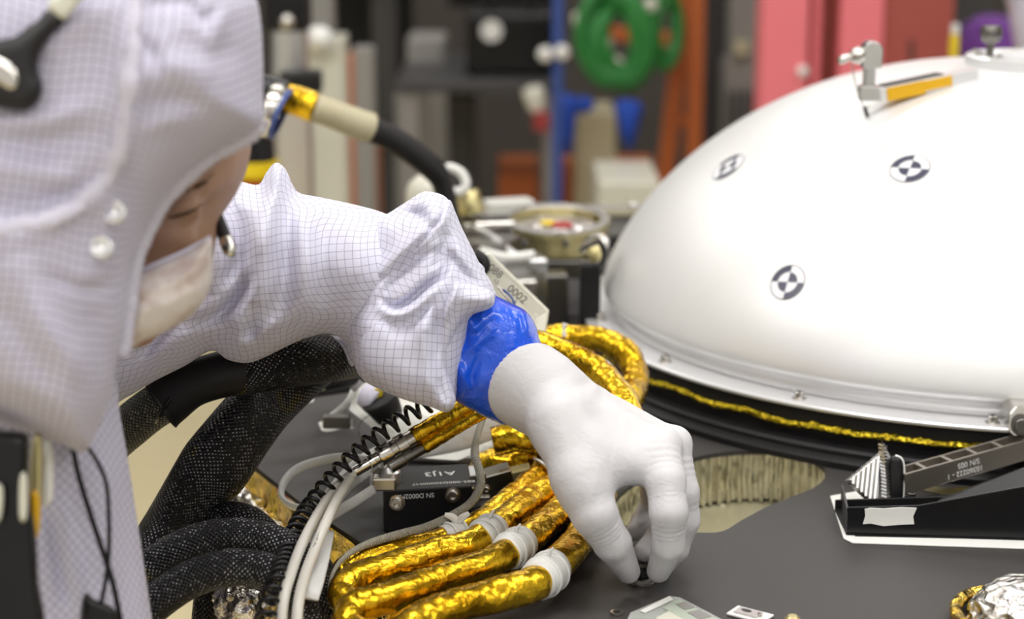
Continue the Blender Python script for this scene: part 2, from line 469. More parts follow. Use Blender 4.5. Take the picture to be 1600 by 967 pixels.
M['orange'] = grain_mat('orange_paint', (0.42, 0.10, 0.02), (0.48, 0.13, 0.03), 0.5, scale=6)
M['bluepaint'] = mat('blue_paint', (0.03, 0.07, 0.28), 0.45)
M['bluecloth'] = mat('blue_cloth', (0.01, 0.06, 0.40), 0.8)
M['green'] = mat('green_hose', (0.015, 0.19, 0.03), 0.45)
M['grey'] = grain_mat('grey_paint', (0.22, 0.21, 0.20), (0.27, 0.26, 0.25), 0.5, scale=6)
M['greydark'] = grain_mat('charcoal_paint', (0.035, 0.034, 0.036), (0.05, 0.048, 0.05), 0.5, scale=6)
M['yellow'] = mat('yellow_plastic', (0.75, 0.55, 0.01), 0.4)
M['yellowtape'] = mat('yellow_tape', (0.72, 0.40, 0.005), 0.3)
M['purple'] = mat('purple_cloth', (0.16, 0.04, 0.30), 0.7)
M['redcloth'] = mat('red_cloth', (0.35, 0.04, 0.04), 0.7)
M['brass'] = mat('brass_alloy', (0.60, 0.53, 0.27), 0.32, 0.8)
M['lamp'] = mat('lamp_diffuser', (0.9, 0.9, 0.9), 0.5, Emission_Strength=4.0, Emission_Color=(1, 0.985, 0.97, 1))
# ================================================================== the room
RX, RY0, RY1 = 4.6, -2.2, 7.2
struct(link('floor', box((0, (RY0+RY1)/2, FLOOR_Z-0.05), (2*RX, RY1-RY0, 0.1)), M['floor'], smooth=False))
struct(link('ceiling', box((0, (RY0+RY1)/2, CEIL_Z+0.05), (2*RX, RY1-RY0, 0.1)), M['ceiling'], smooth=False))
hz = (FLOOR_Z+CEIL_Z)/2; hh = CEIL_Z-FLOOR_Z
struct(link('wall_left', box((-RX-0.05, (RY0+RY1)/2, hz), (0.1, RY1-RY0, hh)), M['wall'], smooth=False))
struct(link('wall_right', box((RX+0.05, (RY0+RY1)/2, hz), (0.1, RY1-RY0, hh)), M['wall'], smooth=False))
struct(link('wall_front', box((0, RY0-0.05, hz), (2*RX+0.2, 0.1, hh)), M['wall'], smooth=False))
struct(link('wall_back', box((0, RY1+0.05, hz), (2*RX+0.2, 0.1, hh)), M['wallback'], smooth=False))
for i, (x, y) in enumerate(LIGHTS):
    t = thing('ceiling_light', 'flat white ceiling light panel, %s row from the camera end, %s' % (('nearest', 'second', 'third', 'farthest')[i//3], ('left', 'middle', 'right')[i%3]), 'light', (x, y, CEIL_Z-0.06), 'ceiling light panels')
    mb = MB()
    for sx in (-1, 1): box((x+sx*0.615, y, CEIL_Z-0.03), (0.03, 0.61, 0.06), mb=mb); box((x, y+sx*0.29, CEIL_Z-0.03), (1.2, 0.03, 0.06), mb=mb)
    link('frame', mb, M['white'], t, smooth=False)
    link('diffuser', box((x, y, CEIL_Z-0.02), (1.2, 0.55, 0.02)), M['lamp'], t, smooth=False)

# ================================================================== the deck with its oval opening
deck = thing('equipment_deck', 'large dark grey flat deck with an oval opening lined in corrugated foil', 'deck', (0.45, 1.9, FLOOR_Z))
edge_px = [(650, 1000), (600, 905), (563, 847), (476, 790), (400, 729), (368, 702)]
outl = [G(*q)[:2] for q in edge_px]
outl = [(-0.03, 0.75)]+[tuple(q) for q in outl]+[tuple(G(*q)[:2]) for q in ((415, 628), (470, 545), (560, 470), (640, 400))]+[(-0.12, 2.50), (1.5, 2.60), (2.0, 1.6), (1.6, 0.75)]
hole_px = [(1291, 741), (1284, 727), (1262, 714), (1230, 706), (1190, 703), (1140, 705), (1090, 713), (1040, 728), (1000, 747), (968, 772), (958, 795), (966, 812), (990, 826),
           (1030, 832), (1085, 832), (1128, 830), (1160, 812), (1200, 791), (1240, 775), (1275, 760)]
hole = spline([G(*q)[:2] for q in hole_px], 6, True)
def deck_mesh():
    bm = bmesh.new(); es = []
    for loop in (np.array(outl), hole):
        vs = [bm.verts.new((p[0], p[1], 0)) for p in loop]
        es += [bm.edges.new((vs[i], vs[(i+1) % len(vs)])) for i in range(len(vs))]
    r = bmesh.ops.triangle_fill(bm, edges=es, use_beauty=True)
    top = list(bm.faces)
    for f_ in top:
        if f_.normal.z < 0: f_.normal_flip()
    g = bmesh.ops.extrude_face_region(bm, geom=top)
    for v_ in [x for x in g['geom'] if isinstance(x, bmesh.types.BMVert)]: v_.co.z -= 0.004
    bmesh.ops.recalc_face_normals(bm, faces=bm.faces)
    V = np.array([v_.co[:] for v_ in bm.verts]); bm.verts.index_update()
    Fc = [tuple(v_.index for v_ in f_.verts) for f_ in bm.faces]; bm.free()
    return MB().add(V, Fc)
link('deck_panel', deck_mesh(), M['deck'], deck, smooth=False)
# corrugated foil wall of the opening
def corrugated():
    mb = MB(); h = spline([G(*q)[:2] for q in hole_px], 40, True); c = h.mean(0)
    d = np.roll(h, -1, 0)-np.roll(h, 1, 0); nrm = np.stack([d[:, 1], -d[:, 0]], -1); nrm /= np.linalg.norm(nrm, axis=1)[:, None]
    nrm *= np.sign(((h-c)*nrm).sum(1))[:, None]
    s = np.r_[0, np.cumsum(np.linalg.norm(np.diff(h, axis=0), axis=1))]
    rows = []
    for k in range(9):
        z = -0.004-0.042*k/8
        ph = s*2*PI/0.0082+1.2*np.sin(s*90)+0.5*math.sin(k*1.1)
        off = 0.0034*(np.tanh(1.6*np.sin(ph))+0.25*wob(np.c_[s, np.full(len(s), z*0.7)], 8, 700, 3))+0.0038
        q = h+nrm*off[:, None]; rows.append(np.c_[q, np.full(len(s), z)])
    V = np.vstack(rows); n = len(h)
    f = [(k*n+i, k*n+(i+1) % n, (k+1)*n+(i+1) % n, (k+1)*n+i) for k in range(8) for i in range(n)]
    return mb.add(V, f)
m = foil_mat('corrugated_foil', (0.93, 0.92, 0.88), (0.80, 0.77, 0.68), 0.14, 30, 0.0012, strength=0.4); M['corr'] = m
link('corrugated_foil_liner', corrugated(), m, deck)
h2 = hole_c = spline([G(*q)[:2] for q in hole_px], 3, True); cc = h2.mean(0)
m = grain_mat('lower_panel', (0.36, 0.33, 0.20), (0.42, 0.39, 0.26), 0.3, 0.3, scale=6)
link('lower_panel', prism([(*(cc+(q-cc)*1.06), -0.047) for q in h2], (0, 0, -0.004)), m, deck, smooth=False)
# gold foil skirt along the near left edge
def skirt():
    mb = MB(); pts = np.array(outl[:11])
    L = np.r_[0, np.cumsum(np.linalg.norm(np.diff(pts, axis=0), axis=1))]; S = np.linspace(0, L[-1], 260)
    x = np.interp(S, L, pts[:, 0]); y = np.interp(S, L, pts[:, 1]); rows = []
    for k in range(26):
        z = -0.001-0.14*k/25
        o = 0.0035*wob(np.c_[S, np.full(len(S), z*1.0)], 12, 75, 5)*min(1, 0.25+k/6)+0.004+0.02*(k/25)
        rows.append(np.c_[x-o, y-o*0.35, np.full(len(S), z)])
    V = np.vstack(rows); n = len(S)
    return mb.add(V, [(k*n+i, k*n+i+1, (k+1)*n+i+1, (k+1)*n+i) for k in range(25) for i in range(n-1)])
o = link('gold_foil_skirt', skirt(), M['goldfoil'], deck); o['label'] = 'crinkled gold foil skirt'
q = np.array(outl); qc = q.mean(0)
link('under_structure', prism([(*(qc+(p-qc)*0.90), -0.06) for p in q], (0, 0, -0.12)), M['greydark'], deck, smooth=False)
link('pedestal', lathe([(0.0001, 0), (0.34, 0), (0.34, 0.03), (0.22, 0.08), (0.22, 0.74), (0.42, 0.79), (0.0001, 0.79)], (0.55, 1.75, FLOOR_Z), (0, 0, 1), 40), M['greydark'], deck, auto=40)

# ================================================================== the dome
DC = np.array([0.4683, 1.83]); RD = 0.378; HD = 0.22; ZB = 0.068
def dz(r): return ZB+HD*(1-min(r/RD, 1)**2.2)**0.7
dome = thing('domed_cover', 'big white metal dome with a bolted rim and round target stickers', 'dome', (DC[0], DC[1], 0.0))
prof = [(RD*math.sin(t*PI/2)**0.9 if t > 0 else 0.0001, 0) for t in np.linspace(0, 1, 70)]
prof = [(r, dz(r)) for r, _ in prof]
prof += [(0.3785, 0.064), (0.3770, 0.0605), (0.3735, 0.058), (0.3685, 0.0568), (0.3655, 0.0555), (0.3640, 0.053), (0.3645, 0.0495), (0.3670, 0.0468), (0.3700, 0.0455)]
link('dome_shell', lathe(prof, (*DC, 0), seg=220), M['dome'], dome)
link('rim_flange', lathe([(0.366, 0.0435), (0.3685, 0.0450), (0.3992, 0.0450), (0.4, 0.0443), (0.4, 0.0425), (0.3990, 0.0415), (0.36, 0.0415)], (*DC, 0), seg=220), M['flange'], dome, auto=30)
o = link('black_base_ring', lathe([(0.394, 0.0415), (0.394, 0.026), (0.390, 0.024), (0.390, 0.016), (0.403, 0.0145), (0.405, 0.0125), (0.405, 0.009), (0.410, 0.0075), (0.4125, 0.0055), (0.4125, 0.0006), (0.36, 0.0006)], (*DC, 0), seg=220), M['black'], dome, auto=30)
def ringtube(R, z, r, a0, a1, seed=2):
    th = np.linspace(a0, a1, 420); k = wob(np.c_[th, th*0.5], 10, 55, seed)
    pts = np.c_[DC[0]+(R+0.0012*k)*np.cos(th), DC[1]+(R+0.0012*k)*np.sin(th), z+0.0011*wob(np.c_[th, th*.3], 10, 40, seed+1)]
    return tube(pts, r, 10, 1, disp=lambda s, t: r*0.38*wob(np.stack([s*2.0, np.cos(t)*.01, np.sin(t)*.01], -1), 10, 420, 4))
o = link('gold_foil_strip', ringtube(0.3955, 0.0275, 0.0026, PI*0.88, PI*1.60), M['goldstrip'], dome); o['label'] = 'crinkled gold foil strip'
def on_dome(u, v):
    lo, hi = 1.0, 2.2
    for t in np.arange(1.2, 2.2, 0.002):
        p = P(u, v, t); r = math.hypot(p[0]-DC[0], p[1]-DC[1])
        if r < RD and p[2] < dz(r): return P(u, v, t-0.001)
    return None
def dome_n(p):
    r = math.hypot(p[0]-DC[0], p[1]-DC[1]); e = 1e-3; s = (dz(r+e)-dz(r-e))/(2*e)
    n = np.array([-(p[0]-DC[0])/r*s, -(p[1]-DC[1])/r*s, 1]); return n/np.linalg.norm(n)
def bolt(c, r=0.0042, h=0.006, n=(0, 0, 1), parent=None, name='bolt', washer=1.5, m='steel', mb=None):
    mbb = mb or MB(); c = np.asarray(c, float); n = np.asarray(n, float); n = n/np.linalg.norm(n)
    lathe([(0.0001, 0), (r*washer, 0), (r*washer, h*0.14), (r*1.02, h*0.16), (r, h*0.22), (r, h*0.92), (r*0.9, h), (r*0.56, h), (r*0.5, h*0.45), (0.0001, h*0.45)], c, n, 20, mbb)
    return mbb if mb is not None else link(name, mbb, M[m], parent, auto=30)
for (u, v) in ((951, 499), (1062, 561), (1271, 612), (1550, 638), (936, 440)):
    p = G(u, v, 0.045); d = p[:2]-DC; a = math.atan2(d[1], d[0])
    bolt((DC[0]+0.386*math.cos(a), DC[1]+0.386*math.sin(a), 0.045), 0.0040, 0.0062, parent=dome)
# target stickers
def target(u, v, R, rot):
    c = on_dome(u, v); n = dome_n(c); a, b, _ = frame_of(n)
    # in-plane axes as seen: a to the right, b upwards
    def pt(x, y, off):
        q = c+a*x+b*y
        for _ in range(3):
            r = math.hypot(q[0]-DC[0], q[1]-DC[1]); nn = dome_n(q); q = q+nn*((dz(r)-q[2])*nn[2]); 
        return q+dome_n(q)*off
    def ringpatch(r0, r1, t0, t1, off, mb, mi):
        nr, na = 4, max(6, int((t1-t0)/0.12))
        V = [pt(r*math.cos(t), r*math.sin(t), off) for r in np.linspace(r0, r1, nr) for t in np.linspace(t0, t1, na)]
        f = [(i*na+j, (i+1)*na+j, (i+1)*na+j+1, i*na+j+1) for i in range(nr-1) for j in range(na-1)]
        mb.add(V, f, mi=mi)
    mb = MB()
    ringpatch(0.0001, R, 0, 2*PI, 0.0005, mb, 0)
    ringpatch(R*0.955, R, 0, 2*PI, 0.0008, mb, 1)
    for k in (0, 1):
        t = rot+PI*k; ringpatch(R*0.60, R*0.99, t+PI/2, t+PI, 0.0008, mb, 1); ringpatch(0.0003, R*0.56, t, t+PI/2, 0.0008, mb, 1)
    return mb
for (u, v, R, rot, lab) in ((1231, 441, 0.0162, 0.12, 'round black and white target sticker low on the near side of the dome'),
                            (1422, 264, 0.0172, 0.05, 'round black and white target sticker high on the dome, right of the others'),
                            (1138, 261, 0.0172, 0.12, 'round target sticker seen edge-on near the left outline of the dome')):
    tag(link('target_sticker', target(u, v, R, rot), [M['decal'], M['decaldark']]), lab, 'sticker', )
# top hub and strut
hub = thing('dome_hub', 'silver ring on top of the dome with a strut reaching left', 'fitting', (DC[0]+0.012, DC[1]-0.01, 0.28))
hx, hy = DC[0]+0.012, DC[1]-0.02
hp = (hx, hy, 0.2845)
link('hub_ring', lathe([(0.034, 0.001), (0.034, 0.009), (0.038, 0.012), (0.050, 0.012), (0.053, 0.010), (0.053, -0.006), (0.034, -0.006)], hp, seg=72), M['flange'], hub, auto=30)
link('hub_floor', lathe([(0.0001, 0.002), (0.034, 0.002), (0.034, -0.006), (0.0001, -0.006)], hp, seg=48), M['alu'], hub, auto=30)
kp = P(1546, 100, depth_of(np.array(hp))-0.02)
kb = MB(); lathe([(0.0001, 0), (0.0036, 0), (0.0034, 0.020), (0.0075, 0.023), (0.0100, 0.028), (0.0102, 0.034), (0.0085, 0.0375), (0.0001, 0.0385)], (kp[0], kp[1], 0.287), seg=28, mb=kb)
link('knob', kb, M['darksteel'], hub, auto=50)
for a in np.linspace(0, 2*PI, 10, endpoint=False):
    bolt((hx+0.0445*math.cos(a+0.2), hy+0.0445*math.sin(a+0.2), 0.2965), 0.0026, 0.003, parent=hub)
s0 = P(1368, 148, 1.72); s1 = P(1522, 116, 1.75)
sd = s1-s0; R_ = np.stack(frame_of(sd), -1); R_ = np.stack([R_[:, 2], R_[:, 0], R_[:, 1]], -1)
Ls = np.linalg.norm(sd)
link('strut', box((s0+s1)/2, (Ls, 0.016, 0.0125), R_), M['flange'], hub, smooth=False, bevel=0.0008)
e0 = s0+sd*0.07; e1 = s0+sd*0.45; e2 = s0+sd*0.72
o = link('yellow_tape', box((e0+e1)/2+np.array([0, -0.0003, -0.0003]), (np.linalg.norm(e1-e0), 0.0172, 0.0122), R_), M['yellowtape'], hub, smooth=False)
o = link('yellow_tape', box((e1+e2)/2+np.array([0, -0.0006, 0.0006]), (np.linalg.norm(e2-e1), 0.0174, 0.0092), R_), M['yellowtape'], hub, smooth=False)
link('strut_cover', box((e0+e1*0.3+e2*0.7)/2+np.array([0, 0.0015, 0.0068]), (np.linalg.norm(e2-e0)*0.9, 0.0125, 0.0015), R_), M['greydark'], hub, smooth=False)
cp_ = P(1357, 145, 1.72)
mb = MB(); box(cp_, (0.017, 0.017, 0.013), mb=mb); clampb = link('clamp_base', mb, M['alu'], hub, smooth=False, bevel=0.0006)
link('clamp_post', cyl(cp_+[0, 0, 0.0065], cp_+[0, 0, 0.026], 0.0058, 24), M['alu'], clampb, auto=40)
hd_ = [cp_+[0.001+x, -0.009, z] for x, z in [(-0.0082, 0.023), (0.0082, 0.023), (0.0085, 0.038)]+[(0.0085*math.cos(a), 0.038+0.0085*math.sin(a)) for a in np.linspace(0.15, PI-0.15, 12)]+[(-0.0085, 0.038)]]
link('clamp_head', prism(hd_, (0, 0.018, 0)), M['alu'], clampb, smooth=False, bevel=0.0005)
mb = MB(); tube([cp_+[-0.006, -0.002, 0.033], cp_+[-0.012, -0.004, 0.034], cp_+[-0.018, -0.005, 0.035]], [0.0065, 0.008, 0.0045], 14, 5, mb, flat=(1, 1)); tube([cp_+[-0.017, -0.006, 0.034], cp_+[-0.024, -0.007, 0.031], cp_+[-0.029, -0.008, 0.029]], [0.003, 0.0042, 0.003], 12, 5, mb)
link('wing_latch', mb, M['steel'], clampb)
la = [cp_+[-0.018, -0.008, 0.030], cp_+[-0.0145, -0.010, 0.012], cp_+[-0.010, -0.011, -0.003], cp_+[-0.004, -0.0115, -0.013]]
mb = MB(); tube(la, 0.0006, 8, 8, mb); tube([cp_+[0.004, -0.0115, -0.0085], cp_+[-0.001, -0.012, -0.010], cp_+[-0.004, -0.0115, -0.013]], 0.0006, 8, 6, mb); lany = link('lanyard', mb, M['steel'], hub)
cyl(la[-1]+[-0.001, 0, 0.002], la[-1]+[0.002, -0.001, -0.007], 0.0018, 12, mb := MB()); link('lanyard_crimp', mb, M['ink'], lany)
# clamp bracket at the right of the rim
p = P(1592, 660, 1.50)
t = thing('rim_clamp', 'grey metal clamp bolted to the dome rim at the right edge', 'clamp', p+[0.02, 0, -0.025])
pts = [P(1578, 646, 1.50), P(1588, 634, 1.50), P(1640, 634, 1.50), P(1640, 682, 1.50), P(1584, 682, 1.50), P(1577, 676, 1.50)]
link('clamp_block', prism(pts, (0, 0.03, 0)), M['steel'], t, smooth=False, bevel=0.001)
bolt(P(1597, 664, 1.498), 0.0058, 0.006, (-0.25, -1, 0.1), t, m='darksteel')
# ================================================================== the room behind, out of focus
def pbox(u0, v0, u1, v1, d, thick, m, parent=None, name=None, bev=0.004, floor=False, smooth=False):
    a = P(u0, (v0+v1)/2, d); b = P(u1, (v0+v1)/2, d); zt = P((u0+u1)/2, v0, d); zb = P((u0+u1)/2, v1, d)
    y = a[1]; k0, k1 = zt, zb
    # keep one y for the whole front face
    t0 = G_y((u0+u1)/2, v0, y); t1 = G_y((u0+u1)/2, v1, y)
    zb_ = FLOOR_Z if floor else t1[2]
    c = ((a[0]+b[0])/2, y+thick/2, (t0[2]+zb_)/2)
    return link(name, box(c, (b[0]-a[0], thick, t0[2]-zb_)), M[m], parent, smooth=smooth, bevel=bev)
def G_y(u, v, y):
    x = (u-800)/F; up = (483.5-v)/F; t = y/(CP+up*SP)
    return np.array([x*t, y, CH+(up*CP-SP)*t])
def py(u, v, y): return G_y(u, v, y)
# pink steel frame
y = 3.6
t = thing('pink_steel_frame', 'pink and red painted steel frame standing behind the dome', 'frame', (py(1335, 200, y)[0], y, FLOOR_Z))
def col_(u0, u1, y, thick, m, name, parent, ztop=1.2, zbot=None, bev=0.004):
    a = py(u0, 100, y)[0]; b = py(u1, 100, y)[0]; zb = FLOOR_Z if zbot is None else zbot
    return link(name, box(((a+b)/2, y+thick/2, (ztop+zb)/2), (b-a, thick, ztop-zb)), M[m], parent, smooth=False, bevel=bev)
col_(1190, 1262, y, 0.10, 'pink', 'column', t)
col_(1261, 1312, y+0.08, 0.10, 'red', 'web_plate', t)
col_(1268, 1281, y+0.03, 0.05, 'pink', 'stiffener', t, bev=0.001)
col_(1311, 1378, y, 0.04, 'pink', 'column', t)
col_(1369, 1487, y+0.02, 0.16, 'red', 'column', t)
link('bolt_head', cyl(py(1254, 111, y-0.012), py(1254, 111, y+0.001), 0.010, 18), M['whiteplastic'], t)
for k in range(4):
    link('marking', box(py(1424, 66+k*9, y+0.018), (0.010, 0.002, 0.007)), M['greydark'], t, smooth=False)
# dark cabinet, purple cloth, white sheet at the far right
y = 4.4
tag(col_(1478, 1542, y, 0.4, 'greydark', 'dark_cabinet', None), 'tall charcoal cabinet right of the pink frame', 'cabinet')
t = thing('purple_bin', 'purple bin with a rounded lid behind the dome hub', 'bin', (py(1560, 60, 3.9)[0], 3.95, FLOOR_Z))
pc = py(1562, 62, 3.9)
link('bin_body', lathe([(0.0001, 0), (0.05, 0), (0.065, 0.02), (0.07, pc[2]-FLOOR_Z-0.05), (0.06, pc[2]-FLOOR_Z+0.02), (0.03, pc[2]-FLOOR_Z+0.04), (0.0001, pc[2]-FLOOR_Z+0.045)], (pc[0], 3.97, FLOOR_Z), seg=32), M['purple'], t)
sh = puff([(1568, -60), (1575, 10), (1583, 60), (1590, 96), (1600, 130), (1700, 160), (1760, 60), (1740, -80)], 3.3, 0.06, 0.06, 50, step=10)
t = link('white_dust_cover', sh, M['hem']); tag(t, 'white cloth cover hanging at the top right corner', 'cover')
t2 = thing('bottle', 'small bottle with a white cap left of the dome hub', 'bottle', py(1490, 90, 2.9))
pb = py(1490, 92, 2.9)
# stands on a slim pedestal behind the dome
link('bottle_body', lathe([(0.0001, -0.05), (0.007, -0.05), (0.007, 0.03), (0.0055, 0.038), (0.0001, 0.038)], pb, seg=20), M['yellow'], t2, auto=40)
link('cap', lathe([(0.0001, 0.038), (0.006, 0.038), (0.006, 0.052), (0.0001, 0.053)], pb, seg=20), M['whiteplastic'], t2, auto=40)
tag(link('instrument_pedestal', cyl((pb[0], 2.9, FLOOR_Z), (pb[0], 2.9, pb[2]-0.05), 0.03, 24), M['grey']), 'grey pedestal carrying a small bottle behind the dome', 'pedestal')
# dark pillar and grey rack
tag(col_(1099, 1134, 4.6, 0.12, 'greydark', 'dark_pillar', None), 'charcoal pillar between the orange ladder and the grey locker', 'pillar')
t = thing('grey_locker', 'grey ribbed locker with a pale box on top left of the pink frame', 'locker', (py(1162, 100, 4.5)[0], 4.6, FLOOR_Z))
a = py(1134, 94, 4.5); b = py(1194, 94, 4.5)
link('locker_body', box(((a[0]+b[0])/2, 4.65, (a[2]+FLOOR_Z)/2), (b[0]-a[0], 0.3, a[2]-FLOOR_Z)), M['grey'], t, smooth=False, bevel=0.004)
for k in range(5):
    x = a[0]+(b[0]-a[0])*(k+0.5)/5; link('rib', box((x, 4.495, (a[2]+FLOOR_Z)/2-0.02), (0.006, 0.012, a[2]-FLOOR_Z-0.1)), M['greydark'], t, smooth=False)
link('pale_panel', box(((a[0]+b[0])/2+0.005, 4.6, a[2]+0.14), (b[0]-a[0]-0.01, 0.2, 0.28)), M['grey'], t, smooth=False, bevel=0.003)
link('dark_hinge', box(((a[0]+b[0])/2-0.01, 4.49, a[2]+0.03), (0.035, 0.012, 0.035)), M['tan'], t, smooth=False, bevel=0.003)
# orange ladder (A shape)
y = 4.2
t = thing('orange_step_ladder', 'orange A-frame step ladder with green hose hung on it', 'ladder', (py(1060, 200, y)[0], y, FLOOR_Z))
def bar(p0, p1, w, th, m, name, parent, bev=0.002):
    p0 = np.asarray(p0, float); p1 = np.asarray(p1, float); d = p1-p0; L = np.linalg.norm(d); fx, fy, fz = frame_of(d, (0, 1, 0))
    return link(name, box((p0+p1)/2, (w, th, L), np.stack([fx, fy, fz], -1)), M[m], parent, smooth=False, bevel=bev)
topz = 0.35
x0 = py(1086, 100, y)[0]
bar((x0, y, FLOOR_Z), (x0, y, topz), 0.034, 0.05, 'orange', 'rail', t)
pA, pB = py(1064, 60, y+0.02), py(1038, 280, y+0.02); dirn = (pB-pA)/(pB[2]-pA[2]); 
bar(pA+dirn*(FLOOR_Z-pA[2]), pA+dirn*(topz-pA[2]), 0.034, 0.05, 'orange', 'rail', t)
for v in (88, 190, 290): bar(py(1045, v, y+0.01), py(1088, v-4, y+0.01), 0.02, 0.03, 'orange', 'rung', t)
x9 = py(905, 100, y+0.3)[0]; bar((x9, y+0.3, topz-0.3), (x0, y+0.04, topz-0.3), 0.03, 0.03, 'orange', 'top_bar', t)
# green hose coils
def coil(u, v, y, ru, rv, n, r, tilt, seed, m='green', drift=6):
    mb = MB(); rs = np.random.RandomState(seed); pts = []
    for k in range(n*28+1):
        a = 2*PI*k/28; tt = k/28
        jr = 0.94+0.13*math.sin(tt*2.3+seed)+0.08*math.sin(tt*5.1)-0.10*math.sin(tt*0.9)**2
        du = ru*jr*math.sin(a)+drift*math.sin(tt*1.7); dv = -rv*jr*math.cos(a)+4*math.sin(tt*2.1)
        p = py(u+du, v+dv, y+0.03*math.sin(tt*3.3+a*0.5)); pts.append(p)
    return tube(pts, r, 8, 1, mb, up=(0, 1, 0))
tag(link('green_hose_coil', coil(965, 62, 4.05, 44, 68, 26, 0.0095, 0, 1, drift=12), M['green']), 'thick coil of green hose, the larger left one', 'hose', 'green hose coils')
tag(link('green_hose_coil', coil(1040, 45, 4.15, 20, 58, 8, 0.008, 0, 4, drift=3), M['green']), 'narrow coil of green hose at the right, on the orange ladder', 'hose', 'green hose coils')
for i, (u, v, yy) in enumerate(((947, 66, 3.98), (962, 98, 3.98), (1016, 8, 4.0), (905, 30, 4.2), (958, -4, 4.0))):
    tag(link('pale_hose_tag', puff([(u-9, v-9), (u+9, v-9), (u+10, v+8), (u-8, v+10)], yy*1.01, 0.006, 0.006, 8, step=3), M['cream']), 'pale tag tied on the green hose, '+('left of centre', 'lower one', 'top right one', 'outer left one', 'topmost one')[i], 'tag')
# blue post
t = thing('blue_post', 'slim blue steel post with two round pale lamps', 'post', (py(871, 100, 3.9)[0], 3.9, FLOOR_Z))
col_(863, 880, 3.9, 0.022, 'bluepaint', 'post_body', t)
for (u, v) in ((852, 84), (878, 81)): link('round_lamp', lathe([(0.0001, 0), (0.013, 0.002), (0.016, 0.008), (0.014, 0.02), (0.0001, 0.022)], py(u, v, 3.895)-np.array([0, 0, 0]), (0, -1, 0), 20), M['whiteplastic'], t)
# blue bags and things below the hose
for i, (u0, u1, v0, v1, yy) in enumerate(((872, 902, 150, 238, 3.98), (963, 1002, 158, 232, 4.0))):
    o = puff([(u0, v0), (u1, v0+3), (u1-3, (v0+v1)/2), ((u0+u1)/2+5, v1), ((u0+u1)/2-4, v1-2), (u0+2, (v0+v1)/2)], yy, 0.03, 0.03, 14, folds=[([((u0+u1)/2, v0+8), ((u0+u1)/2, v1-8)], 5, 0.01)], step=4)
    tag(link('blue_cloth', o, M['bluecloth']), ('blue cloth hanging right of the blue post', 'blue cloth hanging under the large green hose coil')[i], 'cloth')
o = puff([(893, 160), (915, 150), (930, 165), (912, 178), (897, 172)], 4.02, 0.02, 0.02, 10, step=4); tag(link('blue_rag', o, M['bluecloth']), 'small crumpled blue rag by the blue post', 'rag')
# bench with a dark top, black case, red cloth
y = 4.3
t = thing('work_bench', 'dark bench carrying a black case and a red cloth', 'bench', (py(740, 130, y)[0], y, FLOOR_Z))
a = py(618, 137, y); b = py(884, 137, y)
link('bench_top', box(((a[0]+b[0])/2, y+0.3, a[2]), (b[0]-a[0], 0.6, 0.025)), M['greydark'], t, smooth=False, bevel=0.003)
for x in (a[0]+0.03, b[0]-0.03):
    for yy in (y+0.03, y+0.55): link('leg', box((x, yy, (a[2]+FLOOR_Z)/2), (0.04, 0.04, a[2]-FLOOR_Z)), M['grey'], t, smooth=False)
zt = a[2]+0.0125
case = thing('black_case', 'black hard case with a round white tag standing on the bench', 'case', (py(795, 100, y)[0], y+0.25, zt))
x0, x1 = py(728, 100, y+0.1)[0], py(866, 100, y+0.1)[0]; hC = py(800, 22, y+0.1)[2]-zt
link('case_body', box(((x0+x1)/2, y+0.25, zt+hC/2), (x1-x0, 0.28, hC)), M['blackgloss'], case, smooth=False, bevel=0.01)
link('case_handle', tube([((x0+x1)/2-0.05, y+0.25, zt+hC-0.004), ((x0+x1)/2-0.04, y+0.25, zt+hC+0.03), ((x0+x1)/2+0.04, y+0.25, zt+hC+0.03), ((x0+x1)/2+0.05, y+0.25, zt+hC-0.004)], 0.008, 10, 5), M['black'], case)
link('round_tag', lathe([(0.0001, 0), (0.024, 0), (0.024, 0.003), (0.0001, 0.003)], py(768, 48, y+0.108), (0, -1, 0), 24), M['whiteplastic'], case, auto=40)
o = puff([(632, 118), (700, 108), (775, 120), (790, 132), (760, 141), (690, 143), (640, 138)], 4.55, 0.03, 0.03, 14, step=5, small=0.006, sf=0.12); tag(link('red_cloth', o, M['redcloth']), 'folded dark red cloth lying on the bench', 'cloth')
tag(pbox(636, 62, 694, 106, 4.65, 0.2, 'grey', None, 'grey_box'), 'grey box at the back of the bench left of the black case', 'box')
tag(pbox(700, -40, 866, 12, 5.05, 0.1, 'blackgloss', None, 'dark_monitor'), 'dark monitor above the black case', 'monitor')
tag(pbox(618, 146, 698, 262, 5.2, 0.3, 'grey', None, 'grey_drawer_unit', floor=True), 'grey drawer unit under the left of the bench', 'drawer unit')
tag(pbox(700, 150, 742, 300, 4.7, 0.3, 'greydark', None, 'charcoal_cabinet', floor=True), 'charcoal cabinet under the middle of the bench', 'cabinet')
tag(pbox(778, 272, 842, 312, 4.75, 0.3, 'orange', None, 'orange_crate', floor=True), 'orange crate low under the bench', 'crate')
o = puff([(818, 140), (846, 134), (854, 160), (846, 186), (830, 176), (820, 158)], 4.28, 0.02, 0.02, 14, step=4); tag(link('pale_rag', o, M['cream']), 'pale rag hanging from the bench corner', 'rag')
tag(pbox(834, 176, 858, 206, 4.25, 0.03, 'redcloth', None, 'red_pouch'), 'small red pouch hanging below the pale rag', 'pouch')
tag(pbox(900, 176, 962, 285, 4.5, 0.2, 'tan', None, 'tan_carton', floor=True), 'tall tan carton behind the blue cloths', 'carton')
tag(pbox(935, 285, 1032, 318, 3.6, 0.25, 'cream', None, 'cream_box', floor=True), 'low cream box near the foot of the orange ladder', 'box')
tag(pbox(850, 252, 1020, 340, 4.9, 0.1, 'orange', None, 'orange_barrier', floor=True), 'low orange barrier behind the cream box', 'barrier')
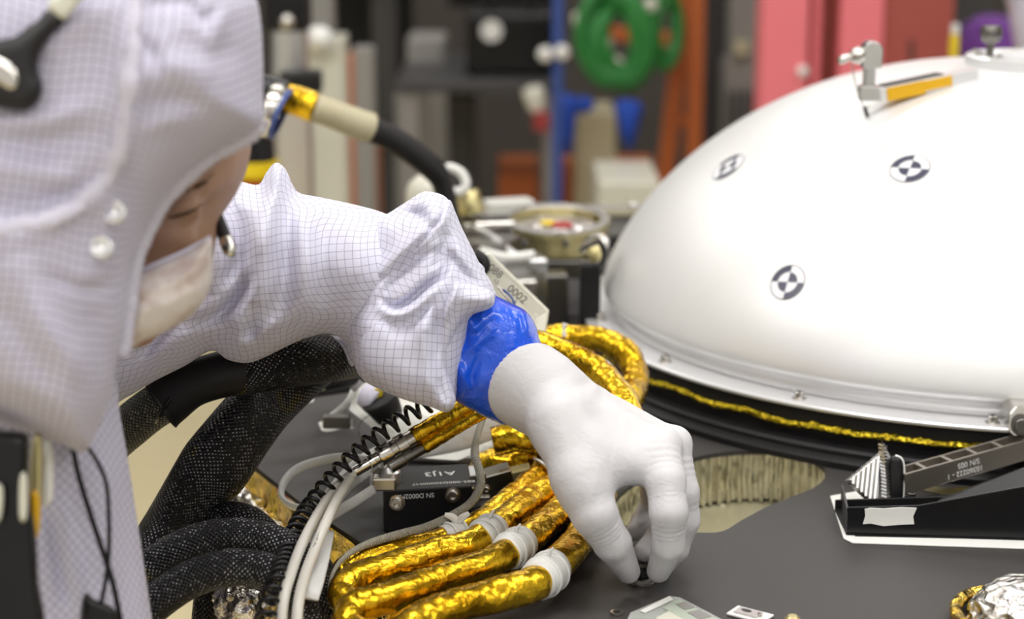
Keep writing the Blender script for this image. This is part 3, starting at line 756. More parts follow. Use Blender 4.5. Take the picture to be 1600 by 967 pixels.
# tall dark rack
t = thing('tall_rack', 'tall charcoal rack left of the bench', 'rack', (py(560, 100, 4.9)[0], 4.95, FLOOR_Z))
col_(582, 620, 5.4, 0.06, 'greydark', 'upright', t, ztop=0.5); col_(505, 520, 5.9, 0.06, 'greydark', 'upright', t, ztop=0.5)
a = py(505, 60, 4.5)
for z in (-0.75, -0.35, 0.1, 0.45): link('shelf', box((py(560, 60, 5.6)[0], 5.6, z), (0.30, 0.5, 0.02)), M['greydark'], t, smooth=False)
link('back_panel', box((py(560, 60, 5.9)[0], 5.9, -0.2), (0.34, 0.01, 1.4)), M['black'], t, smooth=False)
tag(pbox(538, 88, 566, 200, 3.9, 0.08, 'orange', None, 'orange_upright', floor=True), 'orange upright in front of the dark rack', 'upright')
tag(pbox(560, 206, 590, 300, 4.05, 0.10, 'orange', None, 'orange_box', floor=True), 'orange box low beside the dark rack', 'box')
tag(pbox(552, 75, 584, 175, 3.7, 0.05, 'grey', None, 'grey_partition', floor=True), 'grey partition beside the orange upright', 'partition')
# vertical rail stand
y = 2.9
t = thing('rail_stand', 'grey metal rail stand with a black clamp', 'stand', (py(455, 200, y)[0], y, FLOOR_Z))
link('rail', box((py(456, 100, y)[0], y+0.03, (FLOOR_Z+py(456, 118, y)[2])/2), (0.048, 0.04, py(456, 118, y)[2]-FLOOR_Z)), M['alu'], t, smooth=False, bevel=0.003)
link('rail', box((py(428, 100, y)[0], y+0.045, (FLOOR_Z+0.3)/2), (0.012, 0.02, 0.3-FLOOR_Z)), M['steel'], t, smooth=False, bevel=0.002)
link('cylinder', cyl(py(454, 118, y+0.03), py(454, 44, y+0.03), 0.028, 28), M['alu'], t, auto=40)
link('black_clamp', box(py(470, 128, y), (0.062, 0.06, 0.034)), M['black'], t, smooth=False, bevel=0.004)
link('black_head', box(py(450, 8, y+0.03), (0.066, 0.06, 0.075)), M['blackgloss'], t, smooth=False, bevel=0.006)
link('ball_knob', lathe([(0.0001, -0.012), (0.008, -0.009), (0.012, 0), (0.008, 0.009), (0.0001, 0.012)], py(449, 34, y-0.01), seg=20), M['steel'], t)
t = thing('white_equipment_panel', 'pale equipment panel with a grey top standing right of the rail stand', 'panel', (py(505, 200, 3.2)[0], 3.25, FLOOR_Z))
a = py(480, 60, 3.2); b = py(536, 60, 3.2)
link('panel_body', box(((a[0]+b[0])/2, 3.25, (a[2]+FLOOR_Z)/2), (b[0]-a[0], 0.1, a[2]-FLOOR_Z)), M['cream'], t, smooth=False, bevel=0.003)
link('panel_top', box(((a[0]+b[0])/2-0.01, 3.25, a[2]+0.05), ((b[0]-a[0])*0.7, 0.08, 0.10)), M['grey'], t, smooth=False, bevel=0.006)
link('rounded_boss', lathe([(0.0001, 0), (0.022, 0), (0.024, 0.01), (0.0001, 0.02)], py(500, 62, 3.19), (0, -1, 0), 24), M['whiteplastic'], t)
t = thing('yellow_capped_canister', 'black canister with a bright yellow band seen between hood and sleeve', 'canister', (py(402, 260, 2.4)[0], 2.4, FLOOR_Z))
pc = py(400, 262, 2.4)
link('canister_body', lathe([(0.0001, FLOOR_Z-pc[2]), (0.03, FLOOR_Z-pc[2]), (0.03, -0.016), (0.0001, -0.016)], pc, seg=28), M['redcloth'], t, auto=40)
link('yellow_band', lathe([(0.0001, -0.016), (0.022, -0.016), (0.029, -0.008), (0.029, 0.010), (0.0001, 0.010)], pc, seg=28), M['yellow'], t, auto=40)
link('black_cap', lathe([(0.0001, 0.010), (0.025, 0.010), (0.02, 0.05), (0.0001, 0.05)], pc, seg=28), M['blackgloss'], t, auto=40)
# wrapped cable crossing behind the person
def pp(l): return [P(*q) for q in l]
t = thing('sleeved_cable', 'thick cable with amber, tan and black sleeves arching behind the hood', 'cable', P(560, 200, 1.95))
link('hose_end', tube(pp([(405, 140, 1.9), (425, 146, 1.9), (447, 153, 1.9)]), 0.017, 18, 4), M['blackgloss'], t)
link('collar_ring', lathe([(0.010, 0), (0.026, 0), (0.028, 0.006), (0.026, 0.014), (0.010, 0.014)], P(415, 168, 1.88), (P(445, 178, 1.9)-P(405, 160, 1.9)), 28), M['steel'], t, auto=40)
link('blue_band', lathe([(0.020, 0.014), (0.0265, 0.014), (0.0265, 0.018), (0.020, 0.018)], P(415, 168, 1.88), (P(445, 178, 1.9)-P(405, 160, 1.9)), 28), M['bluepaint'], t, auto=40)
link('amber_wrap', tube(pp([(445, 153, 1.9), (465, 158, 1.9), (492, 168, 1.9)]), [0.0150, 0.0150, 0.0150], 20, 6), M['kapton'], t)
link('tan_sleeve', tube(pp([(488, 167, 1.9), (520, 178, 1.91), (550, 190, 1.92), (579, 200, 1.93)]), [0.0142, 0.0142, 0.015, 0.0155], 20, 6), M['tan'], t)
link('black_sleeve', tube(pp([(574, 199, 1.93), (610, 215, 1.94), (645, 238, 1.95), (675, 262, 1.96), (690, 285, 1.97), (702, 330, 1.98), (720, 400, 2.0)]), [0.0135, 0.013, 0.013, 0.013, 0.011, 0.010, 0.009], 20, 6), M['rubber'], t)
# ================================================================== the person: one continuous body, clothing and glove as parts
person = thing('person', 'person in a white hooded gridded coverall, mask and white gloves reaching over the deck', 'person', (P(150, 600, 1.22)[0], P(150, 600, 1.22)[1], FLOOR_Z))
M['skin'] = grain_mat('skin', (0.34, 0.205, 0.135), (0.40, 0.235, 0.165), 0.5, scale=25, Subsurface_Weight=0.08)
def pxr(r, d): return r*d/F
def cone(X, a, b, ra, rb, rip=None):
    return cone_d(X, P(*a), P(*b), pxr(ra, a[2]), pxr(rb, b[2]), rip)
def body_f(X):
    d = ell_d(X, P(196, 185, 1.135), (0.071, 0.080, 0.074))
    d = smin(d, cone(X, (215, 200, 1.125), (222, 222, 1.12), 166, 158), 0.02)
    d = smin(d, cone(X, (248, 330, 1.115), (236, 420, 1.115), 80, 78), 0.014)          # mid face
    d = smin(d, cone(X, (236, 420, 1.115), (205, 500, 1.125), 70, 46), 0.02)           # jaw and chin
    d = smin(d, cone(X, (344, 262, 1.102), (318, 290, 1.085), 14, 15), 0.010)         # brow ridge
    d = smin(d, cone(X, (310, 322, 1.115), (318, 372, 1.115), 9, 12), 0.010)         # nose bridge
    d = smin(d, cone(X, (316, 372, 1.115), (314, 408, 1.118), 13, 16), 0.008)         # nose
    d = smin(d, ell_d(X, P(262, 366, 1.085), (0.016, 0.012, 0.012)), 0.012)           # cheek
    d = smax(d, -ell_d(X, P(296, 322, 1.064), (0.0135, 0.010, 0.008)), 0.008)         # eye socket
    d = smin(d, ell_d(X, P(290, 322, 1.080), (0.0105, 0.010, 0.0085)), 0.002)         # closed lid over the eye
    d = smin(d, cone(X, (286, 462, 1.085), (306, 456, 1.090), 9, 8), 0.006)           # lips
    d = smin(d, ell_d(X, P(130, 335, 1.075), (0.012, 0.008, 0.026)), 0.004)           # ear
    d = smin(d, cone(X, (150, 400, 1.17), (40, 560, 1.24), 90, 80), 0.02)           # neck
    d = smin(d, cone(X, (20, 560, 1.27), (60, 470, 1.36), 85, 80), 0.02)            # shoulders
    d = smin(d, cone(X, (20, 560, 1.26), (-120, 640, 1.2), 85, 85), 0.02)
    d = smin(d, cone(X, (-10, 620, 1.27), (-20, 1150, 1.27), 120, 120), 0.03)           # trunk
    d = smin(d, cone(X, (60, 470, 1.36), (330, 420, 1.36), 80, 62), 0.02)             # upper arm
    d = smin(d, cone(X, (330, 420, 1.36), (560, 455, 1.35), 62, 52), 0.02)            # forearm, tapering to the wrist
    d = smin(d, cone(X, (560, 455, 1.35), (845, 618, 1.322), 52, 34), 0.01)
    d = smin(d, cone(X, (845, 618, 1.322), (1000, 712, 1.31), 34, 24), 0.01)           # palm inside the glove
    d = smin(d, cone(X, (-120, 640, 1.18), (-260, 900, 1.1), 110, 85), 0.03)          # other arm, out of the frame
    return d
lo = np.minimum(np.minimum(P(-380, 0, 1.0), P(-380, 1400, 1.0)), P(60, -80, 1.0))-0.0
allp = np.array([P(u, v, d) for u in (-360, 1050) for v in (-40, 1350) for d in (0.98, 1.5)])
lo = np.array([-0.50, 0.80, -0.12]); hi = np.array([0.13, 1.62, 0.66])
V, Q = surfnet(body_f, lo, hi, 0.0045)
link('body', MB().add(V, Q), M['skin'], person)
# finer lids and brow
def surf_front(fn, u, v, d0=0.9, d1=1.3):
    for d in np.arange(d0, d1, 0.0015):
        if fn(P(u, v, d)[None])[0] < 0: return P(u, v, d-0.0006)
    return P(u, v, d1)
M['hair'] = mat('brow_hair', (0.10, 0.055, 0.03), 0.7)
link('lash_line', tube([surf_front(body_f, *q) for q in ((262, 341), (275, 338), (290, 334), (305, 327), (317, 318))], [0.0004, 0.0009, 0.0011, 0.0009, 0.0004], 8, 5), M['hair'], person)
mb = MB()
for i in range(46):
    t = random.random(); u = 268+60*t; v = 300-22*t+8*math.sin(t*3)+random.uniform(-3.5, 3.5)
    a = surf_front(body_f, u, v); b = surf_front(body_f, u+9, v-7)
    tube([a, (a+b)/2-VIEW*0.0006, b], [0.0004, 0.0003, 0.0001], 5, 3, mb)
link('eyebrow', mb, M['hair'], person)

# ---- face mask
m = mat('mask_fabric', (0.66, 0.60, 0.57), 0.85, Subsurface_Weight=0.0); n_ = NT(m); o_ = n_.obj()
t_ = n_.noise(o_, 55, 3, 0.5); n_.col(n_.mix(n_.ramp(t_, [(0.46, 0.0), (0.62, 1.0)]), (0.66, 0.60, 0.575), (0.50, 0.40, 0.37))); n_.bump(n_.noise(o_, 160, 3), 0.3, 0.001)
mask = puff([(188, 434), (215, 425), (250, 410), (290, 392), (328, 371), (332, 400), (332, 430), (325, 458), (308, 484), (285, 503), (255, 520), (225, 532), (188, 545)],
            1.062, 0.022, 0.004, 60, folds=[([(205, 460), (260, 446), (325, 412)], 5, 0.0018), ([(200, 490), (260, 474), (316, 448)], 6, 0.0016), ([(200, 440), (250, 428), (300, 405)], 4, -0.0012)], step=4, small=0.0006, sf=0.12, grad=(0.00010, 0.0))
masko = link('face_mask', mask, m, person)
link('mask_edge', tube([P(190, 433, 1.052), P(215, 425, 1.051), P(250, 410, 1.052), P(290, 392, 1.058), P(329, 371, 1.066)], 0.0012, 8, 5), M['hem'], masko)

# ---- hood (drapes over head, shoulder and back)
hood_out = [(352, -60), (396, -10), (407, 30), (411, 90), (411, 140), (413, 186), (400, 206), (372, 222), (338, 240), (305, 264), (275, 294), (250, 326), (230, 362), (215, 400), (206, 440), (203, 480),
            (197, 520), (186, 560), (176, 610), (158, 660), (132, 706), (98, 694), (50, 678), (0, 660), (-60, 640), (-160, 560), (-220, 380), (-210, 150), (-120, -40), (60, -130), (230, -110)]
hf = [([(205, -20), (200, 80), (198, 160), (185, 230), (160, 290), (110, 330), (40, 360), (-40, 372)], 16, 0.0055),
      ([(168, 200), (120, 215), (60, 225), (-40, 215)], 16, -0.0050), ([(0, 196), (70, 188), (130, 165)], 14, 0.004),
      ([(120, 285), (60, 270), (-20, 262)], 14, 0.0045), ([(-20, 318), (60, 318), (130, 296), (170, 262)], 12, -0.0045),
      ([(70, 90), (95, 55), (140, 20), (200, -10)], 18, 0.005), ([(230, 10), (290, 4), (315, 30), (345, 8)], 8, -0.005), ([(340, 0), (345, 30), (335, 62), (318, 50)], 12, 0.005),
      ([(215, 120), (260, 105), (300, 110), (330, 130)], 16, 0.004), ([(225, 160), (275, 158), (320, 165)], 12, -0.003), ([(220, 210), (260, 190), (300, 190)], 12, 0.003),
      ([(300, 60), (380, 90), (400, 130)], 16, -0.003), ([(215, 60), (240, 90), (245, 120)], 10, -0.004),
      ([(150, 300), (170, 340), (175, 380), (160, 420), (120, 445)], 14, 0.004), ([(70, 430), (130, 450), (190, 448)], 8, -0.003),
      ([(20, 400), (60, 500), (120, 560), (170, 570)], 24, 0.006), ([(0, 480), (60, 560), (110, 640)], 18, -0.006), ([(150, 480), (160, 540), (140, 620)], 16, -0.004),
      ([(-10, 600), (50, 610), (100, 640)], 18, 0.004)]
hood = puff(hood_out, 1.032, 0.075, 0.16, 190, folds=hf, step=5, small=0.0016, sf=0.035, seed=5, rotuv=-0.16)
hoodo = link('hood', hood, M['hood'], person)
# hem around the face opening and the puckered seam
rim = [(413, 186), (400, 206), (372, 222), (338, 240), (305, 264), (275, 294), (250, 326), (230, 362), (215, 400), (206, 440), (203, 480), (196, 522), (188, 556)]
link('hood_hem', tube([P(u-3, v-1, 1.028) for u, v in rim], 0.0052, 14, 8, flat=(1, 1), disp=lambda s, t: 0.0005*np.sin(s*1400)+0.0006*wob(np.stack([s, t*0.004], -1), 8, 300, 2)), M['hem'], hoodo)
seam = [(212, -10), (206, 60), (200, 130), (192, 200), (172, 262), (140, 306), (80, 342), (0, 362), (-60, 372)]
def hood_z(u, v):   # nearest hood point at a pixel
    HV = HOODV; k = np.argmin((HU[:, 0]-u)**2+(HU[:, 1]-v)**2); return HV[k]
HV_ = hood.v[0]; half = len(HV_)//2; HOODV = HV_[:half]
def topx(Vx):
    dep = Vx[:, 1]*CP-(Vx[:, 2]-CH)*SP; up = Vx[:, 1]*SP+(Vx[:, 2]-CH)*CP
    return np.stack([800+F*Vx[:, 0]/dep, 483.5-F*up/dep], -1)
HU = topx(HOODV)
sp = [hood_z(*q) for q in spline(seam, 6)]
link('hood_seam', tube(np.array(sp)+np.array([0, 0.0015, 0]), 0.0045, 12, 1, flat=(1, 0.6), disp=lambda s, t: 0.0009*np.sin(s*900)+0.0016*wob(np.stack([s, t*0.003], -1), 8, 200, 3), up=(0, 1, 0)), M['hem'], hoodo)
for (u, v) in ((182, 334), (162, 388)):
    c = hood_z(u, v); link('snap_button', lathe([(0.0001, 0.0012), (0.0036, 0.0010), (0.0042, 0.0030), (0.0050, 0.0034), (0.0056, 0.0026), (0.0058, -0.001)], c+np.array([0, -0.0012, 0]), (0.05, -1, 0.45), 24), M['flange'], hoodo)

# ---- headset: dark housing on the hood and the microphone boom beyond the face
hs = thing('headset', 'black headset with a silver oval badge over the hood and a silver tipped boom', 'headset', hood_z(30, 100)-VIEW*0.01)
b0 = depth_of(hood_z(40, 110))
hp_ = [(-40, 70), (0, 62), (25, 56), (45, 40), (58, 32), (78, 14), (104, 30), (78, 58), (62, 86), (60, 112), (67, 135), (60, 158), (38, 173), (0, 168), (-40, 160)]
hsg = link('housing', puff(hp_, b0-0.004, 0.010, 0.010, 22, step=3), M['rubber'], hs)
link('headband', puff([(74, 12), (92, -14), (120, -40), (150, -30), (126, 2), (100, 32)], b0-0.008, 0.005, 0.005, 10, step=3), M['cream'], hs)
link('oval_badge', puff([(-16, 84), (0, 88), (20, 100), (30, 118), (28, 136), (18, 142), (4, 136), (-10, 126), (-18, 104)], b0-0.014, 0.003, 0.003, 12, step=2.5), M['steel'], hsg)
boom = link('microphone_boom', tube(pp([(312, 276, 1.13), (328, 312, 1.125), (341, 344, 1.12), (353, 376, 1.115)]), [0.0026, 0.0034, 0.0038, 0.0040], 18, 6), M['rubber'], hs)
boomtip = link('boom_tip', tube(pp([(352, 373, 1.1152), (357, 386, 1.1135), (361, 395, 1.1125), (363, 401, 1.112)]), [0.0042, 0.0043, 0.0036, 0.0016], 18, 5), M['steel'], boom)
link('tip_hole', lathe([(0.0001, 0.0006), (0.0018, 0.0006), (0.0020, 0)], P(353, 387, 1.1092), (0, -1, 0.2), 16), M['ink'], hs)

# ---- coat body
coat_out = [(120, 560), (178, 590), (186, 640), (197, 700), (208, 770), (220, 850), (232, 930), (242, 1010), (246, 1130), (100, 1180), (-80, 1180), (-240, 1000), (-240, 700), (-60, 560)]
cf = [([(98, 790), (108, 860), (122, 920), (135, 980)], 9, 0.006), ([(80, 800), (92, 870), (104, 940)], 8, -0.006), ([(150, 720), (165, 800), (170, 900)], 22, 0.004), ([(190, 760), (205, 860), (215, 960)], 16, -0.003)]
link('coat', puff(coat_out, 1.14, 0.05, 0.22, 110, folds=cf, step=5, small=0.001, sf=0.03, rotuv=0.80), M['coat'], person)

# ---- sleeve: lofted puffs with folds, one mesh
sl = MB()
A_out = [(150, 420), (200, 350), (262, 305), (322, 286), (352, 279), (378, 284), (404, 288), (417, 268), (431, 254), (446, 264), (458, 290), (470, 302), (505, 309), (560, 321), (598, 332), (640, 352), (690, 390), (700, 460), (660, 520), (610, 560),
         (560, 548), (520, 522), (484, 526), (446, 542), (414, 558), (386, 567), (356, 562), (330, 548), (288, 572), (240, 596), (196, 622), (150, 640), (110, 560)]
Af = [([(378, 290), (395, 330), (398, 380), (392, 430)], 12, 0.007), ([(352, 300), (372, 350), (376, 400), (352, 440)], 9, -0.006), ([(431, 262), (420, 300), (416, 350), (410, 420), (396, 480), (372, 520)], 13, 0.011),
      ([(455, 300), (452, 350), (448, 420), (438, 480)], 10, -0.005), ([(386, 432), (372, 462), (340, 492), (300, 510)], 9, -0.011), ([(400, 470), (390, 510), (400, 540)], 10, -0.008), ([(350, 470), (300, 520), (240, 560)], 14, 0.006),
      ([(470, 330), (478, 400), (468, 470), (440, 520)], 14, 0.007), ([(500, 340), (505, 420), (498, 480)], 13, -0.004), ([(330, 300), (338, 380), (330, 460)], 12, 0.005), ([(322, 330), (322, 400), (300, 470)], 9, -0.004),
      ([(540, 340), (560, 400), (545, 470)], 16, 0.004), ([(430, 500), (400, 530), (360, 545)], 9, 0.007), ([(286, 470), (250, 520), (216, 560)], 9, -0.006), ([(416, 300), (392, 310), (372, 306)], 8, -0.005)]
puff(A_out, 1.345, 0.062, 0.062, 110, folds=[(a_, b_*0.85, c_*1.35) for a_, b_, c_ in Af], step=3.2, mb=sl, rotuv=0.10, small=0.0014, sf=0.055, seed=3)
H_out = [(590, 345), (612, 330), (640, 312), (660, 300), (676, 300), (694, 306), (704, 318), (716, 344), (730, 376), (744, 404), (756, 428), (700, 470), (620, 480), (560, 470), (545, 440), (565, 390)]
Hf_ = [([(608, 338), (636, 330), (660, 340), (672, 360)], 7, -0.008), ([(640, 318), (664, 310), (690, 316)], 7, 0.004), ([(700, 320), (670, 350), (630, 392), (590, 430)], 9, 0.010), ([(724, 370), (690, 380), (650, 410)], 14, 0.002)]
puff(H_out, 1.325, 0.040, 0.05, 60, folds=[(a_, b_, c_*1.2) for a_, b_, c_ in Hf_], step=3.2, mb=sl, rotuv=-0.30, small=0.0010, sf=0.06, seed=8)
B_out = [(702, 312), (712, 332), (722, 356), (738, 388), (752, 416), (766, 438), (772, 452), (773, 466), (740, 500), (720, 580), (712, 620), (700, 642), (676, 636), (650, 630), (620, 620), (592, 608), (568, 594), (556, 576), (549, 545), (545, 512), (548, 490), (562, 456), (586, 424), (618, 390), (652, 354), (684, 322)]
Bf = [([(702, 330), (660, 374), (610, 424), (572, 468)], 8, 0.006), ([(690, 392), (662, 398), (634, 414), (610, 440), (602, 462)], 7, -0.004), ([(600, 470), (616, 480), (640, 470), (664, 448), (690, 428), (704, 398)], 6, -0.009), ([(600, 484), (622, 492), (648, 480), (680, 452)], 8, 0.006),
      ([(700, 360), (690, 400), (676, 420)], 9, -0.006), ([(716, 380), (728, 410), (752, 436)], 9, 0.004), ([(702, 398), (726, 424), (750, 446)], 7, -0.005), ([(575, 500), (590, 560), (620, 600)], 14, 0.004), ([(656, 520), (668, 570), (672, 620)], 9, 0.004), ([(680, 500), (676, 550), (684, 600)], 8, -0.006)]
puff(B_out, 1.315, 0.042, 0.05, 75, folds=[(a_, b_*0.85, c_*1.35) for a_, b_, c_ in Bf], step=3.0, mb=sl, rotuv=0.02, small=0.0010, sf=0.05, seed=12)
D_out = [(604, 486), (624, 492), (648, 482), (672, 462), (690, 440), (704, 428), (722, 432), (744, 444), (770, 458), (768, 480), (726, 500), (700, 560), (706, 600), (712, 628), (698, 644), (674, 636), (640, 626), (600, 606), (572, 580), (562, 540), (574, 500)]
Df = [([(655, 500), (664, 550), (668, 610)], 9, 0.004), ([(690, 450), (672, 480), (664, 520)], 7, 0.005), ([(704, 446), (692, 470), (684, 505), (684, 560)], 6, -0.007), ([(716, 440), (704, 470), (696, 500)], 5, 0.005), ([(688, 590), (692, 615), (704, 632)], 6, -0.004)]
puff(D_out, 1.292, 0.024, 0.05, 50, folds=[(a_, b_, c_*1.3) for a_, b_, c_ in Df], step=3.0, mb=sl, rotuv=-0.04, small=0.0005, sf=0.07, seed=14)
puff([(488, 530), (500, 522), (545, 530), (556, 545), (552, 572), (534, 560), (517, 548), (506, 540)], 1.40, 0.006, 0.01, 14, step=3, mb=sl, rotuv=0.5)
link('sleeve', sl, M['suit'], person)

# ---- blue tape cuff
m = mat('blue_tape', (0.005, 0.085, 0.72), 0.22, Coat_Weight=0.3); n_ = NT(m); o_ = n_.obj(); n_.col(n_.mix(n_.noise(o_, 40, 3), (0.004, 0.075, 0.66), (0.008, 0.11, 0.82)))
n_.bump(n_.noise(o_, 55, 4, 0.6, 1.5), 0.55, 0.004); M['bluetape'] = m
T_out = [(674, 512), (678, 494), (690, 476), (706, 462), (726, 451), (742, 448), (770, 460), (800, 474), (822, 486), (836, 506), (842, 526), (850, 556), (846, 600), (820, 650), (794, 664), (768, 656), (744, 644), (714, 628), (696, 610), (686, 590), (684, 560), (678, 530)]
Tf_ = [([(708, 484), (730, 496), (744, 520)], 5, 0.004), ([(700, 500), (722, 520), (730, 545)], 5, -0.003), ([(742, 470), (752, 500), (738, 516)], 4, 0.003), ([(764, 520), (740, 540), (716, 552)], 6, 0.003), ([(695, 530), (720, 580), (736, 610)], 6, 0.004),
       ([(748, 560), (736, 590), (742, 620)], 5, -0.003), ([(812, 484), (822, 500), (826, 520)], 3.5, 0.0035), ([(806, 484), (812, 500), (816, 520)], 3, -0.002), ([(780, 480), (760, 500), (770, 520)], 6, 0.002)]
link('blue_tape_cuff', puff(T_out, 1.330, 0.030, 0.03, 62, folds=Tf_, step=2.6, small=0.0006, sf=0.09, seed=9), m, person)

# ---- the gloved hand
M['glove'] = mat('nitrile_glove', (0.60, 0.59, 0.615), 0.45, Subsurface_Weight=0.12, Subsurface_Scale=0.01); n_ = NT(M['glove']); o_ = n_.obj()
h_ = n_.noise(o_, 70, 3, 0.5, 2.2); n_.bump(n_.math('ADD', h_, n_.math('MULTIPLY', n_.noise(o_, 300, 2), 0.06)), 0.22, 0.0025)
M['glove'].node_tree.nodes['Principled BSDF'].inputs['Subsurface Radius'].default_value = (1, 0.9, 0.85)
def rip(n, amp, t0=0.15, t1=0.85):
    def f(t):
        w = np.clip((t-t0)/0.12, 0, 1)*np.clip((t1-t)/0.12, 0, 1); return amp*w*np.sin(2*PI*n*t+0.8*np.sin(9*t))
    return f
TH = [((905, 745, 1.268), 45), ((928, 802, 1.262), 36), ((957, 848, 1.272), 29), ((982, 893, 1.297), 18.5)]
IX = [((1030, 706, 1.283), 34), ((1040, 752, 1.268), 31), ((1045, 800, 1.262), 29.5), ((1044, 850, 1.272), 25), ((1029, 892, 1.297), 18.5)]
MD = [((1048, 702, 1.312), 31), ((1062, 770, 1.308), 30), ((1066, 812, 1.312), 27), ((1054, 856, 1.318), 22), ((1036, 886, 1.322), 16)]
RG = [((1040, 712, 1.345), 28), ((1052, 790, 1.36), 25), ((1030, 838, 1.36), 20), ((1006, 862, 1.352), 16)]
PK = [((1020, 722, 1.37), 25), ((1022, 785, 1.39), 21), ((1004, 815, 1.385), 18), ((990, 832, 1.375), 14)]
def chain(X, pts, k=0.002, rips=None):
    d = None
    for i in range(len(pts)-1):
        (a, ra), (b, rb) = pts[i], pts[i+1]
        q = cone(X, a, b, ra, rb, rips[i] if rips and i < len(rips) else None)
        d = q if d is None else smin(d, q, k)
    return d
fore = (P(856, 624, 1.312)-P(790, 578, 1.322)); fore /= np.linalg.norm(fore)
mn = fore+np.array([0.0, -0.55, 0.15]); mn /= np.linalg.norm(mn)
CUFFP = P(770, 588, 1.29)
def glove_f(X):
    palm = cone(X, (872, 640, 1.305), (1018, 706, 1.288), 50, 39)
    palm = smin(palm, cone(X, (880, 625, 1.318), (1044, 700, 1.312), 46, 33), 0.010)
    palm = smin(palm, cone(X, (880, 630, 1.33), (1036, 708, 1.342), 44, 28), 0.010)
    palm = smin(palm, cone(X, (880, 640, 1.345), (1016, 722, 1.366), 40, 24), 0.010)
    palm = smin(palm, cone(X, (880, 668, 1.29), (935, 735, 1.275), 50, 36), 0.014)
    palm = smin(palm, cone(X, (874, 655, 1.285), (912, 760, 1.266), 46, 42), 0.012)
    palm = smin(palm, cone(X, (935, 710, 1.278), (1000, 728, 1.276), 38, 30), 0.012)     # web between thumb and index
    d = smin(palm, chain(X, TH, 0.003, [rip(7, 0.0002, 0.5, 1.0), rip(8, 0.00036, 0.0, 0.9), None]), 0.006)
    d = smin(d, chain(X, IX, 0.003, [rip(5, 0.0003, 0.1, 1), rip(8, 0.00036, 0.35, 1.0), rip(7, 0.00036, 0.0, 0.8), None]), 0.005)
    m_ = chain(X, MD, 0.003, [rip(7, 0.00025), rip(5, 0.00025), None, None])
    d = smin(d, m_, 0.0018)
    d = smin(d, smin(chain(X, RG, 0.003), chain(X, PK, 0.003), 0.001), 0.0012)
    # knuckle bumps
    for (c, r) in (((1040, 692, 1.292), 24), ((1056, 690, 1.318), 23)):
        d = smin(d, np.linalg.norm(X-P(*c), axis=-1)-pxr(r, c[2]), 0.008)
    # gauntlet
    t = (X-P(790, 578, 1.322))@fore
    nr = 1.6*wob(np.stack([X@fore*1.0, X[..., 0]*0.3, X[..., 2]*0.5], -1), 10, 170, 4)
    c1 = cone_d(X, P(760, 560, 1.322), P(848, 616, 1.312), pxr(78, 1.32), pxr(66, 1.31))-0.0007*nr*np.clip(1-t/0.08, 0, 1)
    c1 = smax(c1, -((X-CUFFP)@mn), 0.001)
    c2 = cone_d(X, P(848, 616, 1.312), P(884, 640, 1.308), pxr(65, 1.31), pxr(56, 1.31))
    g = smin(c1, c2, 0.006)
    # bunched ring of folds at the wrist
    w = 0.0010*np.exp(-((t-0.050)/0.006)**2)*(1+0.6*nr)+0.0008*np.exp(-((t-0.061)/0.004)**2)-0.0009*np.exp(-((t-0.0555)/0.003)**2)
    g = g-w
    d = smin(d, g, 0.007)
    # drawn creases from the web to the wrist
    d = d-0.00035*wob(np.stack([X[..., 0]*1.3-X[..., 2]*0.4, X[..., 1]*0.4, X[..., 2]*0.25], -1), 10, 330, 6)*np.clip(1-np.abs(X[..., 0]-P(960, 0, 1.3)[0])/0.035, 0, 1)
    return d
a = P(700, 480, 1.3); b = P(1110, 930, 1.3)
V, Q = surfnet(glove_f, [a[0], 1.10, 0.0], [b[0], 1.50, 0.20], 0.00125)
kk = V[:, 2].min(); 
link('glove', MB().add(V, Q), M['glove'], person)

# ---- id badges, wires hanging on the chest
t = thing('hanging_badge_holder', 'black badge holder with a silver clip on the coat front at the left edge', 'badge holder', P(10, 700, 1.0))
link('holder', puff([(-80, 672), (0, 672), (38, 676), (46, 690), (46, 760), (56, 830), (60, 900), (60, 1000), (-80, 1000)], 1.0, 0.010, 0.010, 14, step=5), M['blackgloss'], t)
link('silver_clip', puff([(52, 684), (66, 684), (66, 760), (62, 828), (52, 830), (48, 800), (46, 740)], 1.015, 0.004, 0.004, 6, step=3), M['brass'], t)
link('white_tab', puff([(66, 690), (82, 692), (84, 760), (78, 786), (66, 784)], 1.03, 0.003, 0.003, 5, step=3), M['whiteplastic'], t)
link('white_strip', puff([(31, 745), (42, 745), (42, 808), (30, 808)], 0.985, 0.002, 0.002, 4, step=3), M['cream'], t)
link('pale_strip', puff([(-20, 760), (4, 760), (1, 812), (-20, 812)], 0.985, 0.002, 0.002, 4, step=3), M['cream'], t)
link('amber_tab', puff([(47, 770), (62, 776), (60, 836), (48, 836)], 1.008, 0.003, 0.003, 5, step=3), M['yellowtape'], t)
t = thing('headset_wires', 'two thin black wires hanging down the coat to a small black clip', 'wire', P(150, 960, 1.05))
link('wire', tube(pp([(112, 690, 1.06), (122, 740, 1.062), (140, 800, 1.064), (160, 860, 1.066), (176, 910, 1.068), (188, 970, 1.07), (192, 1010, 1.07)]), 0.0016, 10, 6), M['blackgloss'], t)
link('wire', tube(pp([(130, 690, 1.06), (150, 718, 1.06), (166, 756, 1.062), (170, 810, 1.064), (170, 860, 1.066), (166, 900, 1.066), (158, 945, 1.066)]), 0.0013, 10, 6), M['blackgloss'], t)
link('clip', puff([(134, 926), (148, 936), (172, 946), (182, 960), (182, 1000), (130, 1000), (126, 950)], 1.06, 0.006, 0.006, 8, step=3), M['blackgloss'], t)
# ================================================================== small things on the deck
def on(u, v, z=0.0005): return G(u, v, z)
